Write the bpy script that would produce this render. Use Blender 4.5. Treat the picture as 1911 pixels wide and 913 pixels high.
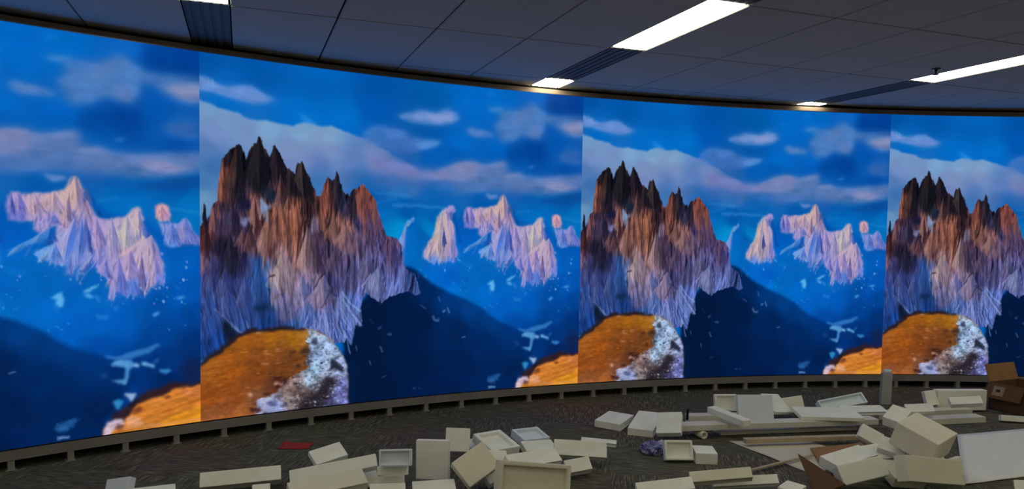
import bpy, bmesh, math, random
import numpy as np
from mathutils import Matrix, Vector, Quaternion, noise

for o in list(bpy.data.objects): bpy.data.objects.remove(o, do_unlink=True)
SC = bpy.context.scene
COL = SC.collection

# ================================================================ camera, world, exposure
EYE = 1.602315                       # eye height above the carpet
PITCH, ROLL, FOC = 0.048191, 0.016313, 1381.21806
cam = bpy.data.cameras.new('camera'); co = bpy.data.objects.new('camera', cam); COL.objects.link(co)
cam.sensor_width = 36.0; cam.lens = FOC / 1911.0 * 36.0; cam.shift_y = 36.0 / 1911.0
fw = Vector((0, math.cos(PITCH), -math.sin(PITCH))); rt = Vector((1, 0, 0)); up = Vector((0, math.sin(PITCH), math.cos(PITCH)))
cx_ = rt * math.cos(ROLL) + up * math.sin(ROLL); cy_ = up * math.cos(ROLL) - rt * math.sin(ROLL)
M = Matrix.Identity(4)
for i in range(3): M[i][0] = cx_[i]; M[i][1] = cy_[i]; M[i][2] = -fw[i]
M[2][3] = EYE
co.matrix_world = M
cam.clip_start = 0.05; cam.clip_end = 100
SC.camera = co
world = bpy.data.worlds.new('world'); SC.world = world; world.use_nodes = True
world.node_tree.nodes['Background'].inputs['Color'].default_value = (0.02, 0.021, 0.022, 1)
world.node_tree.nodes['Background'].inputs['Strength'].default_value = 0.3
SC.view_settings.view_transform = 'Standard'; SC.view_settings.look = 'None'
SC.view_settings.exposure = 0.0; SC.view_settings.gamma = 1.0; SC.view_settings.use_curve_mapping = False
LAMP = 10.0                        # radiance of the ceiling lights
SCREEN = 0.95                     # brightness of the video wall

# the room, metres: the video wall is an arc about (AX, AY)
AX, AY, RAD = 4.827815, -4.268916, 12.004079
Z0, Z1, ZC = 0.137, 2.837, 2.922  # screen bottom, screen top, ceiling
TH0, DTH = -0.633774, 0.277621           # picture seam, angle of one picture
GA = math.radians(20.0)           # the ceiling grid's heading
GT = Vector((math.cos(GA), math.sin(GA))); GN = Vector((-math.sin(GA), math.cos(GA)))
X0, X1, Y0 = -5.2, 10.2, -6.5     # side and rear walls

# ================================================================ helpers
def lin(c):
    c = [v / 255.0 for v in c]
    return tuple(v / 12.92 if v <= 0.04045 else ((v + 0.055) / 1.055) ** 2.4 for v in c) + (1.0,)

class Nodes:
    def __init__(s, name):
        s.m = bpy.data.materials.new(name); s.m.use_nodes = True; s.t = s.m.node_tree
        s.b = s.t.nodes['Principled BSDF']
    def n(s, kind, **kw):
        k = s.t.nodes.new(kind)
        for a, v in kw.items():
            if a in k.inputs: k.inputs[a].default_value = v
            else: setattr(k, a, v)
        return k
    def l(s, a, b): s.t.links.new(a, b)

def mat(name, rgb, rough=0.8, var=0.12, scale=6.0, bump=0.0, bscale=60.0, metal=0.0, spec=0.3, tint=None, transmission=0.0, sss=0.0):
    """a principled surface whose colour wanders a little with noise, with fine relief"""
    k = Nodes(name)
    tc = k.n('ShaderNodeTexCoord')
    ns = k.n('ShaderNodeTexNoise', Scale=scale, Detail=4.0); k.l(tc.outputs['Object'], ns.inputs['Vector'])
    rp = k.n('ShaderNodeValToRGB')
    c = lin(rgb); d = lin(tint) if tint else tuple(v * (1 - var) for v in c[:3]) + (1,)
    rp.color_ramp.elements[0].position = 0.3; rp.color_ramp.elements[1].position = 0.7
    rp.color_ramp.elements[0].color = d; rp.color_ramp.elements[1].color = c
    k.l(ns.outputs['Fac'], rp.inputs['Fac']); k.l(rp.outputs['Color'], k.b.inputs['Base Color'])
    k.b.inputs['Roughness'].default_value = rough; k.b.inputs['Metallic'].default_value = metal
    k.b.inputs['Specular IOR Level'].default_value = spec
    if transmission: k.b.inputs['Transmission Weight'].default_value = transmission
    if sss:
        k.b.inputs['Subsurface Weight'].default_value = sss; k.b.inputs['Subsurface Radius'].default_value = (0.02, 0.02, 0.018)
    if bump:
        n2 = k.n('ShaderNodeTexNoise', Scale=bscale, Detail=3.0); k.l(tc.outputs['Object'], n2.inputs['Vector'])
        bp = k.n('ShaderNodeBump', Strength=bump, Distance=0.01); k.l(n2.outputs['Fac'], bp.inputs['Height']); k.l(bp.outputs['Normal'], k.b.inputs['Normal'])
    return k.m

def carpet():
    """quarter-turned loop carpet: streaks along one way in one square, across in the next"""
    k = Nodes('carpet_weave')
    tc = k.n('ShaderNodeTexCoord'); mp = k.n('ShaderNodeMapping'); mp.inputs['Rotation'].default_value = (0, 0, GA * .4)
    k.l(tc.outputs['Object'], mp.inputs['Vector'])
    ck = k.n('ShaderNodeTexChecker', Scale=1.65); k.l(mp.outputs['Vector'], ck.inputs['Vector'])
    cols = []
    for sc in ((7, 95, 1), (95, 7, 1)):
        m2 = k.n('ShaderNodeMapping'); m2.inputs['Scale'].default_value = sc; k.l(mp.outputs['Vector'], m2.inputs['Vector'])
        ns = k.n('ShaderNodeTexNoise', Scale=1.0, Detail=3.0, Roughness=0.65); k.l(m2.outputs['Vector'], ns.inputs['Vector']); cols.append(ns.outputs['Fac'])
    mx = k.n('ShaderNodeMix', data_type='FLOAT'); k.l(ck.outputs['Fac'], mx.inputs[0]); k.l(cols[0], mx.inputs[2]); k.l(cols[1], mx.inputs[3])
    rp = k.n('ShaderNodeValToRGB')
    e = rp.color_ramp.elements; e[0].position = 0.36; e[0].color = lin((66, 63, 54)); e[1].position = 0.68; e[1].color = lin((132, 127, 108))
    m = e.new(0.5); m.color = lin((88, 84, 72))
    k.l(mx.outputs[0], rp.inputs['Fac'])
    big = k.n('ShaderNodeTexNoise', Scale=0.9, Detail=3.0); k.l(tc.outputs['Object'], big.inputs['Vector'])
    m3 = k.n('ShaderNodeMix', data_type='RGBA', blend_type='MULTIPLY'); m3.inputs[0].default_value = 0.5
    k.l(rp.outputs['Color'], m3.inputs[6]); k.l(big.outputs['Color'], m3.inputs[7]); 
    hs = k.n('ShaderNodeHueSaturation', Saturation=0.85, Value=1.2); k.l(m3.outputs[2], hs.inputs['Color']); k.l(hs.outputs['Color'], k.b.inputs['Base Color'])
    k.b.inputs['Roughness'].default_value = 0.95; k.b.inputs['Specular IOR Level'].default_value = 0.1
    bp = k.n('ShaderNodeBump', Strength=0.5, Distance=0.006); k.l(mx.outputs[0], bp.inputs['Height']); k.l(bp.outputs['Normal'], k.b.inputs['Normal'])
    return k.m

def glow(name, rgb, strength):
    k = Nodes(name); k.b.inputs['Base Color'].default_value = (.8, .8, .8, 1)
    k.b.inputs['Emission Color'].default_value = lin(rgb); k.b.inputs['Emission Strength'].default_value = strength
    return k.m

def screen_mat():
    k = Nodes('video_wall_pixels')
    at_ = k.n('ShaderNodeVertexColor', layer_name='picture')
    k.b.inputs['Base Color'].default_value = (0.004, 0.004, 0.004, 1); k.b.inputs['Roughness'].default_value = 0.9
    k.b.inputs['Specular IOR Level'].default_value = 0.0
    k.l(at_.outputs['Color'], k.b.inputs['Emission Color']); k.b.inputs['Emission Strength'].default_value = SCREEN
    k.m.cycles.emission_sampling = 'NONE'
    return k.m

MT = dict(
    carpet=carpet(), screen=screen_mat(),
    tile=mat('ceiling_tile_white', (206, 203, 194), .9, .06, 3, .15, 90), plenum=mat('black_plenum', (12, 12, 13), .95, .2),
    paint=mat('white_wall_paint', (232, 228, 218), .8, .05, 2), voidwall=mat('dark_unfinished_wall', (46, 44, 44), .9, .3, 4),
    header=mat('brown_header_board', (168, 146, 122), .7, .25, 5, .1), rail=mat('grey_painted_steel', (140, 134, 130), .55, .2, 5, .05, 40, .2),
    post=mat('dull_steel_post', (150, 146, 138), .6, .25, 8, .05, 40, .2), cabinet=mat('black_cabinet', (22, 22, 24), .5, .2),
    edge=mat('screen_edge_metal', (150, 156, 166), .32, .2, 9, 0, 60, .8),
    foam=mat('white_packing_foam', (240, 240, 229), .85, .06, 7, .25, 140, sss=.35, tint=(228, 227, 210)),
    foamc=mat('cool_packing_foam', (220, 228, 232), .85, .06, 7, .25, 140, sss=.35), foamy=mat('yellowed_packing_foam', (226, 220, 198), .85, .08, 7, .25, 140, sss=.35),
    plank=mat('white_plank', (216, 213, 198), .6, .1, 9, .1, 60), wood=mat('pale_wood_strip', (188, 170, 140), .6, .2, 14, .1, 60),
    sheet=mat('white_film_sheet', (226, 226, 218), .55, .05, 3, .1, 6), paper=mat('cream_paper_sheet', (206, 198, 180), .8, .08, 4),
    card=mat('brown_cardboard', (158, 116, 74), .85, .18, 8, .1, 80), cardin=mat('dark_cardboard', (104, 74, 52), .9, .2, 8, .1, 80),
    greystrip=mat('grey_plastic_strip', (168, 172, 166), .6, .1, 6), bag=mat('blue_plastic_bag', (64, 66, 128), .3, .4, 30, .2, 40, spec=.6, tint=(150, 150, 190)),
    red=mat('red_cloth', (168, 52, 52), .9, .25, 40, .3, 90), lampwhite=glow('lamp_diffuser', (252, 247, 224), LAMP), lampoff=mat('unlit_lamp_diffuser', (120, 124, 126), .5, .05),
    frame=mat('lamp_frame_metal', (90, 92, 94), .5, .1), slat=mat('dark_blue_grey_slat', (110, 110, 106), .6, .15), brass=mat('sprinkler_metal', (90, 84, 78), .4, .2, 30, 0, 60, .8),
    ink=mat('print_ink', (40, 34, 30), .8, .1), patch=mat('pale_label_paper', (150, 128, 104), .8, .1),
)

def new_obj(name, me, m=None, parent=None):
    o = bpy.data.objects.new(name, me); COL.objects.link(o)
    if m is not None and me is not None and not me.materials: me.materials.append(m)
    if parent is not None: o.parent = parent
    return o

def from_bm(name, bm, m, parent=None, smooth=False):
    me = bpy.data.meshes.new(name); bmesh.ops.recalc_face_normals(bm, faces=bm.faces); bm.to_mesh(me); bm.free()
    if smooth:
        for p in me.polygons: p.use_smooth = True
    return new_obj(name, me, m, parent)

def tag(o, label=None, cat=None, group=None, kind=None):
    if label: o['label'] = label
    if cat: o['category'] = cat
    if group: o['group'] = group
    if kind or cat: o['kind'] = kind or 'thing'
    return o

def empty(name, loc):
    o = bpy.data.objects.new(name, None); COL.objects.link(o); o.location = loc; o.empty_display_size = .1; return o

def add_box(bm, lo, hi):
    vs = [bm.verts.new((x, y, z)) for z in (lo[2], hi[2]) for y in (lo[1], hi[1]) for x in (lo[0], hi[0])]
    for f in ((0, 2, 3, 1), (4, 5, 7, 6), (0, 1, 5, 4), (2, 6, 7, 3), (0, 4, 6, 2), (1, 3, 7, 5)): bm.faces.new([vs[i] for i in f])
    return vs

def box(name, lo, hi, m, parent=None, bevel=0.0):
    bm = bmesh.new(); add_box(bm, lo, hi)
    if bevel: bmesh.ops.bevel(bm, geom=bm.edges[:], offset=bevel, segments=2, affect='EDGES', profile=.6)
    return from_bm(name, bm, m, parent)

def prism(name, pts, z0, z1, m, parent=None):
    bm = bmesh.new(); n = len(pts)
    lo = [bm.verts.new((x, y, z0)) for x, y in pts]; hi = [bm.verts.new((x, y, z1)) for x, y in pts]
    bm.faces.new(lo[::-1]); bm.faces.new(hi)
    for i in range(n): bm.faces.new((lo[i], lo[(i + 1) % n], hi[(i + 1) % n], hi[i]))
    return from_bm(name, bm, m, parent)

def arc(name, r0, r1, a0, a1, z0, z1, m, parent=None, off=(0, 0, 0), seg=80):
    """a curved bar about the video wall's centre"""
    bm = bmesh.new(); rings = []
    for i in range(seg + 1):
        t = a0 + (a1 - a0) * i / seg; s, c = math.sin(t), math.cos(t)
        rings.append([bm.verts.new((AX + r * s - off[0], AY + r * c - off[1], z - off[2])) for r, z in ((r0, z0), (r1, z0), (r1, z1), (r0, z1))])
    for a, b in zip(rings, rings[1:]):
        for k in range(4): bm.faces.new((a[k], a[(k + 1) % 4], b[(k + 1) % 4], b[k]))
    bm.faces.new(rings[0]); bm.faces.new(rings[-1][::-1])
    return from_bm(name, bm, m, parent)

def on_arc(t, r=None):
    r = RAD if r is None else r
    return AX + r * math.sin(t), AY + r * math.cos(t)

# ================================================================ the room
AL, AR = TH0 - DTH - .05, .46     # the curved wall's ends
fl = []
for i in range(49):
    t = AL + (AR - AL) * i / 48; fl.append(on_arc(t, RAD + .55))
pl, pr = fl[0], fl[-1]
outline = [(X0, Y0), (X0, pl[1]), *fl, (X1, pr[1]), (X1, Y0)]
tag(prism('floor', outline[::-1], -.05, 0, MT['carpet']), 'dark grey brown streaked loop carpet', kind='structure')
def wall(name, a, b, m):
    d = Vector((b[0] - a[0], b[1] - a[1])).normalized(); n = Vector((d.y, -d.x)) * .1
    return tag(prism(name, [a, b, (b[0] + n.x, b[1] + n.y), (a[0] + n.x, a[1] + n.y)], 0, ZC + .3, m), kind='structure')
wall('wall_left', (X0, pl[1]), (X0, Y0), MT['paint']); wall('wall_rear', (X0, Y0), (X1, Y0), MT['paint'])
wall('wall_right', (X1, Y0), (X1, pr[1]), MT['paint'])
wall('wall_left_return', pl, (X0, pl[1]), MT['paint']); wall('wall_right_return', (X1, pr[1]), pr, MT['paint'])
tag(arc('wall_back', RAD + .55, RAD + .65, AL, AR, 0, ZC + .3, MT['voidwall']), kind='structure')

# --- ceiling: tiles on a skewed grid, cut along the video wall
ceil = tag(prism('ceiling', outline[::-1], ZC + .10, ZC + .14, MT['plenum']), 'flat tiled ceiling with recessed light slots', kind='structure')
PER, SLOT, TW, TL = 2.855, .27, .6462, 1.22
N_WALL = 6.10                     # joint line nearest the wall
S0 = -.345                        # first light slot's left edge along the grid

def clip_poly(pts):
    """keep what lies inside the room and in front of the header above the screen"""
    planes = [(Vector((1, 0)), X0), (Vector((-1, 0)), -X1), (Vector((0, 1)), Y0)]
    c = Vector((AX, AY))
    for i in range(72):
        t = AL + (AR - AL) * (i + .5) / 72; d = Vector((math.sin(t), math.cos(t))); planes.append((-d, -(d @ c + RAD + .13)))
    for n, k in planes:
        out = []
        for i in range(len(pts)):
            p, q = pts[i], pts[(i + 1) % len(pts)]; dp, dq = n @ p - k, n @ q - k
            if dp >= 0: out.append(p)
            if (dp >= 0) != (dq >= 0): out.append(p + (q - p) * (dp / (dp - dq)))
        pts = out
        if len(pts) < 3: return []
    return pts

def quad(t0, t1, n0, n1): return [GT * a + GN * b for a, b in ((t0, n0), (t1, n0), (t1, n1), (t0, n1))]
def area(p): return abs(sum(p[i].x * p[(i + 1) % len(p)].y - p[(i + 1) % len(p)].x * p[i].y for i in range(len(p)))) / 2 if len(p) > 2 else 0

GAP = .007
tile_me = None
lamp_spots = []
for r in range(-8, 3):
    n0 = N_WALL + r * TL; n1 = n0 + TL
    for s in range(-4, 5):
        t0 = S0 + s * PER
        for j in range(4):
            a = t0 + SLOT + j * TW; q = quad(a + GAP, a + TW - GAP, n0 + GAP, n1 - GAP); p = clip_poly(q)
            if area(p) < .02: continue
            if abs(area(p) - area(q)) < 1e-4:
                if tile_me is None:
                    bm = bmesh.new(); add_box(bm, (GAP, GAP, 0), (TW - GAP, TL - GAP, .02))
                    bmesh.ops.bevel(bm, geom=[e for e in bm.edges if all(v.co.z < .001 for v in e.verts)], offset=.003, segments=1, affect='EDGES')
                    bmesh.ops.recalc_face_normals(bm, faces=bm.faces)
                    tile_me = bpy.data.meshes.new('ceiling_tile'); bm.to_mesh(tile_me); bm.free(); tile_me.materials.append(MT['tile'])
                o = new_obj('ceiling_tile', tile_me, None, ceil); w = GT * a + GN * n0; o.location = (w.x, w.y, ZC); o.rotation_euler.z = GA
            else: prism('ceiling_tile', [(v.x, v.y) for v in p], ZC, ZC + .02, MT['tile'], ceil)
        lamp_spots.append((r, s, t0, n0, n1))

LAMP_LABEL = {(-2, 0): 'lit ceiling light cut off by the top edge above the left picture seam', (-2, 1): 'wide bright linear ceiling light reaching the top edge right of the middle', (-2, 2): 'long bright linear ceiling light running to the right edge',
              (0, 1): 'small lit end of ceiling light above the middle of the video wall', (0, 2): 'small lit end of ceiling light above the right part of the video wall'}
SLOT_LABEL = {(-1, 1): 'dark slatted slot between the two lit panels over the middle of the wall', (-1, 2): 'dark slatted slot left of the long bright light at the right',
              (-1, 0): 'dark slatted slot in the ceiling above the left picture seam'}
for r, s, t0, n0, n1 in lamp_spots:
    q = clip_poly(quad(t0 + .006, t0 + SLOT - .006, n0 + .004, n1 - .004))
    if area(q) < .015: continue
    lit = r % 2 == 0
    c = sum(q, Vector((0, 0))) / len(q)
    pts = [(v.x - c.x, v.y - c.y) for v in q]
    inner = [(x * .97, y * .97) for x, y in pts]
    if lit:
        off = (r == 0 and s < 1) or (r == 0 and s > 2)
        o = empty('linear_ceiling_light', (c.x, c.y, ZC))
        prism('frame', pts, .012, .03, MT['frame'], o)
        prism('diffuser', inner, .003, .012, MT['lampoff'] if off else MT['lampwhite'], o)
        lab = LAMP_LABEL.get((r, s))
        tag(o, lab or ('unlit end of ceiling light at the rim of the wall' if off else 'linear ceiling light further back in the room'), 'ceiling light', 'linear lights in the ceiling slots' if lab else 'ceiling lights outside the view')
    else:
        if r < -3: 
            prism('ceiling_tile', [(v.x, v.y) for v in q], ZC, ZC + .02, MT['tile'], ceil); continue
        o = empty('slot_diffuser', (c.x, c.y, ZC))
        prism('backing', pts, .012, .02, MT['slat'], o)
        L = n1 - n0 - .02
        for k in range(5):                              # long blades of the air slot
            a = t0 + .02 + k * (SLOT - .04) / 4
            qq = clip_poly(quad(a - .019, a + .019, n0 + .01, n1 - .01))
            if area(qq) > .002: prism('slat', [(v.x - c.x, v.y - c.y) for v in qq], .005, .0118, MT['slat'], o)
        for k in (0, 1):
            a = t0 + .004 + k * (SLOT - .012)
            qq = clip_poly(quad(a, a + .006, n0 + .004, n1 - .004))
            if area(qq) > .0005: prism('frame', [(v.x - c.x, v.y - c.y) for v in qq], 0.0, .0118, MT['frame'], o)
        lab = SLOT_LABEL.get((r, s))
        tag(o, lab or 'dark slatted ceiling slot further back in the room', 'air slot', 'slatted ceiling slots' if lab else 'ceiling slots outside the view')

# --- header between the screen and the ceiling
tag(arc('trim_1', RAD + .095, RAD + .16, AL, AR, Z1 - .03, ZC - .022, MT['header']), 'brown header board above the video wall', kind='structure')
tag(arc('trim_2', RAD + .135, RAD + .16, AL, AR, ZC - .021, ZC + .12, MT['plenum']), 'black gap where the ceiling meets the header', kind='structure')

# ---------------------------------------------------------------- the landscape shown on the video wall
# canvas units: 1000 wide, 810 high, x to the right, y down
GU, GV = 660, 536
CX, CY = np.meshgrid((np.arange(GU)) * 1000.0 / (GU - 1), (np.arange(GV)) * 810.0 / (GV - 1))
UPX = 1000.0 / (GU - 1)
PIC = np.zeros((GV, GU, 3))

SKY = [([(0,-2)], (0,82,165)), ([(124,10)], (0,88,175)), ([(273,40)], (0,100,190)), ([(406,12)], (0,84,170)), ([(406,78)], (0,88,182)), ([(325,105)], (0,108,198)),
 ([(54,101)], (0,108,200)), ([(222,114)], (0,108,200)), ([(548,31)], (0,92,172)), ([(667,40)], (0,102,196)), ([(638,140)], (0,104,200)), ([(744,19)], (0,104,196)),
 ([(920,27)], (0,66,150)), ([(977,22)], (0,62,145)), ([(855,17)], (10,98,190)), ([(858,163)], (0,68,152)), ([(794,173)], (0,78,165)), ([(922,144)], (0,84,175)), ([(956,165)], (20,95,180)), ([(957,209)], (0,76,165)),
 ([(746,162)], (0,96,190)), ([(795,217)], (0,90,180)), ([(549,174)], (0,88,175)), ([(624,190)], (0,88,175)),([(492,191)], (20,95,175)), ([(521,264)], (25,100,180)), ([(436,274)], (10,92,178)), ([(464,300)], (0,100,185)),
 ([(580,289)], (10,98,180)), ([(655,265)], (35,105,185)), ([(702,306)], (0,92,180)), ([(493,333)], (0,90,175)), ([(479,374)], (0,146,214)), ([(552,377)], (0,130,205)), ([(566,338)], (0,100,185)), ([(795,260)], (30,95,180)),
 ([(861,309)], (0,98,182)), ([(861,331)], (0,110,192)), ([(976,329)], (0,112,190)), ([(959,299)], (0,88,170)), ([(985,366)], (0,112,190)), ([(845,354)], (0,108,192)), ([(8,269)], (60,108,180)), ([(6,310)], (85,135,190)), ([(31,174)], (100,130,195))]
SKY = [(p[0], c) for p, c in SKY]
BANK = [(-13,102), (14,106), (37,115), (65,121), (82,124), (106,136), (124,137), (148,130), (172,137), (203,140), (234,133), (273,136), (296,131), (325,142), (363,156), (393,153), (414,166), (449,193), (492,212), (528,227), (580,230), (640,238), (671,279), (408,304), (222,346), (-14,352)]
BANKFADE = [([(31,139)],.95),([(273,154)],.97),([(100,180)],.95),([(407,209)],.9),([(326,240)],.85),([(492,245)],.75),([(8,234)],.85),([(8,304)],.5),([(273,274)],.6),([(408,269)],.25),([(492,265)],.22),([(610,260)],.1),([(408,295)],.0),([(551,283)],0.0),([(222,208)],.95)]
BANKFADE = [(p[0], a) for p, a in BANKFADE]
BANKCOL = [([(9,124)],(120,158,202)),([(54,143)],(120,154,199)),([(100,162)],(120,150,199)),([(31,174)],(112,138,190)),([(14,205)],(80,120,176)),([(31,244)],(60,112,174)),([(8,287)],(70,124,174)),([(6,314)],(128,168,199)),
 ([(148,152)],(130,168,208)),([(222,152)],(130,166,204)),([(299,152)],(128,163,202)),([(197,191)],(130,148,194)),([(299,196)],(132,146,190)),([(273,230)],(108,126,182)),([(353,212)],(113,130,184)),([(407,183)],(126,142,189)),([(463,212)],(126,136,182)),([(506,233)],(128,134,178)),([(353,251)],(78,113,174)),([(261,281)],(93,128,179)),([(197,234)],(120,138,189))]
BANKCOL = [(p[0], c) for p, c in BANKCOL]
CLOUDS = [
 ([(393,194), (463,203), (521,222), (594,218), (652,232), (625,252), (492,258), (394,249)],(116,124,184),8,.75,4,.15,260), # points, colour, blur, alpha, roughness, texture, seed
 ([(-24,55), (7,49), (29,58), (45,66), (77,62), (112,56), (119,62), (142,75), (168,82), (150,95), (124,102), (94,99), (59,91), (31,84), (-24,83)],(104,144,212),5,.95,4,.15,211),
 ([(148,77), (172,79), (203,80), (172,89)],(20,130,215),8,.6,0,0,212),
 ([(217,111), (229,110), (245,123), (273,131), (241,134), (229,125)],(50,145,222),4,.7,3,0,213),
 ([(369,162), (379,140), (396,126), (418,120), (437,120), (470,124), (498,136), (534,145), (587,149), (549,167), (520,182), (463,192), (414,176)],(74,124,200),7,.92,5,.25,214),
 ([(421,158), (463,139), (506,152), (535,181), (506,217), (463,206)],(42,92,165),12,.55,5,.3,215),
 ([(513,160), (549,149), (590,149), (571,164), (528,175)],(84,140,210),5,.8,4,.2,216),
 ([(459,94), (505,77), (534,70), (557,75), (572,77), (589,66), (607,63), (625,69), (638,86), (617,103), (571,109), (534,109), (494,106)],(112,148,212),6,.92,4,.12,217),
 ([(534,86), (592,77), (623,88), (571,101)],(138,152,204),7,.7,3,.1,218),
 ([(709,58), (737,48), (768,50), (760,58), (726,62)],(56,140,218),4,.8,3,.2,223),
 ([(634,57), (646,37), (661,38), (646,62)],(20,124,216),6,.7,2,0,224),
 ([(705,12), (744,5), (736,23), (710,25)],(20,120,212),6,.5,2,0,225),
 ([(970,69), (997,64), (997,75), (977,77)],(96,106,150),2.5,.7,0,0,228),
 ([(707,51), (746,47), (770,52), (807,46), (841,27), (863,33), (885,54), (921,58), (958,63), (998,63), (998,113), (967,112), (930,101), (911,84), (885,82), (873,127), (840,126), (811,120), (798,136), (757,145), (737,125), (730,99), (754,64), (711,57)],(72, 122, 190),8,1.0,5,0.3,320),
 ([(799,61), (833,42), (850,49), (832,75), (798,94), (778,101)],(98, 130, 186),8,0.7,5,0.2,321),
 ([(832,104), (858,86), (873,93), (871,127), (845,126)],(94, 122, 184),7,0.7,4,0.2,322),
 ([(925,89), (958,70), (1000,67), (1000,114), (967,109)],(134, 142, 184),6,0.85,4,0.1,327),
 ([(903,65), (948,54), (1000,55), (1000,72), (948,77)],(80, 124, 190),8,0.6,4,0.2,326),
 ([(650,115), (665,104), (683,106), (718,113), (739,119), (733,130), (698,131), (668,134), (657,124)],(100, 134, 196),7,0.85,4,0.2,319),
 ([(773,153), (832,141), (875,146), (884,165), (831,176), (781,170)],(0, 62, 144),12,0.6,4,0.1,340),
 ([(920,167), (957,152), (998,148), (998,190), (948,189)],(62, 104, 174),9,0.75,4,0.2,329),
 ([(620,203), (664,195), (682,194), (697,204), (711,206), (729,199), (757,189), (773,187), (777,203), (775,217), (814,219), (822,228), (875,228), (929,224), (1000,214), (1000,262), (929,275), (874,282), (797,274), (716,273), (619,276)],(88, 122, 182),8,1.0,5,0.12,330),
 ([(620,206), (664,196), (682,196), (697,205), (729,200), (769,189), (773,199), (736,212), (693,216), (663,223), (619,229)],(118, 134, 186),6,0.8,4,0.12,331),
 ([(874,243), (911,235), (957,245), (980,252), (947,264), (901,262)],(136, 140, 186),5,0.8,3,0.1,334),
 ([(768,225), (814,220), (816,231), (772,237)],(116, 136, 190),4,0.7,3,0.1,333),
 ([(865,291), (919,284), (957,275), (1000,264), (1000,296), (928,305), (883,303)],(8, 78, 158),4,0.85,3,0.05,336),
 ([(797,291), (831,284), (865,288), (883,296), (830,303)],(8, 84, 166),5,0.6,3,0.05,337),
 ([(640,286), (677,288), (716,291), (751,289), (716,300), (640,300)],(8, 90, 170),5,0.6,3,0.05,338),
 ([(707,277), (728,281), (750,282), (750,289), (727,295), (718,292)],(98, 132, 192),3,0.85,3,0.1,335),
 ([(831,204), (849,196), (857,198), (844,208)],(60, 120, 195),3,0.6,2,0.1,339),
 ([(543,245), (582,221), (612,206), (654,198), (685,199), (693,235), (625,255)],(120,132,182),6,.85,4,.12,350),
 ([(394,234), (521,249), (701,255), (860,261), (701,272), (492,274), (394,270)],(56,106,178),8,.7,4,.1,351),
]
WISPS = [([(408,288), (457,289), (493,293)],(1,3),(50,132,208),5,.8),([(457,317), (507,317), (551,319), (596,320)],(3,1.5),(70,145,215),5,.8),([(415,312), (464,302)],2,(40,125,205),5,.6),
 ([(507,301), (551,297)],2,(30,115,200),5,.5),([(805,328), (837,323)],2,(40,130,205),5,.6),([(943,341), (1002,349)],2,(40,140,210),4,.6),
 ([(604,60), (619,53)],1,(40,130,215),4,.3),([(0,73), (2,59)],3,(90,110,150),3,.5),([(18,54), (20,70)],1.5,(120,180,220),2,.5),([(27,56), (29,72)],1.5,(130,180,225),2,.5)]
FARBASE = [(458,421), (477,408), (482,383), (490,367), (510,347), (525,359), (545,388), (570,407), (611,379), (638,353), (650,329), (672,335), (797,330), (821,350), (862,361), (881,346), (911,382), (961,389), (1028,404), (1041,944), (276,864), (274,473)]
FARCOL = [([(515,380)],(0,102,190)),([(501,435)],(0,106,194)),([(516,462)],(0,104,190)),([(553,491)],(0,100,195)),([(613,505)],(0,92,190)),([(642,393)],(0,88,182)),([(658,463)],(0,106,202)),([(629,541)],(0,112,205)),([(705,478)],(0,104,195)),([(706,565)],(0,104,200)),([(754,595)],(0,92,188)),
 ([(800,523)],(0,98,188)),([(801,582)],(0,92,185)),([(866,568)],(0,86,178)),([(946,464)],(0,92,185)),([(964,525)],(0,82,172)),([(985,571)],(0,68,150)),([(916,615)],(0,70,155)),([(802,626)],(0,72,160)),([(991,632)],(0,50,120)),([(934,668)],(0,56,134)),([(852,687)],(0,50,124)),([(934,706)],(0,40,104)),([(984,693)],(14,36,84)),([(804,715)],(0,48,112))]
FARCOL = [(p[0], c) for p, c in FARCOL]
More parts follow.
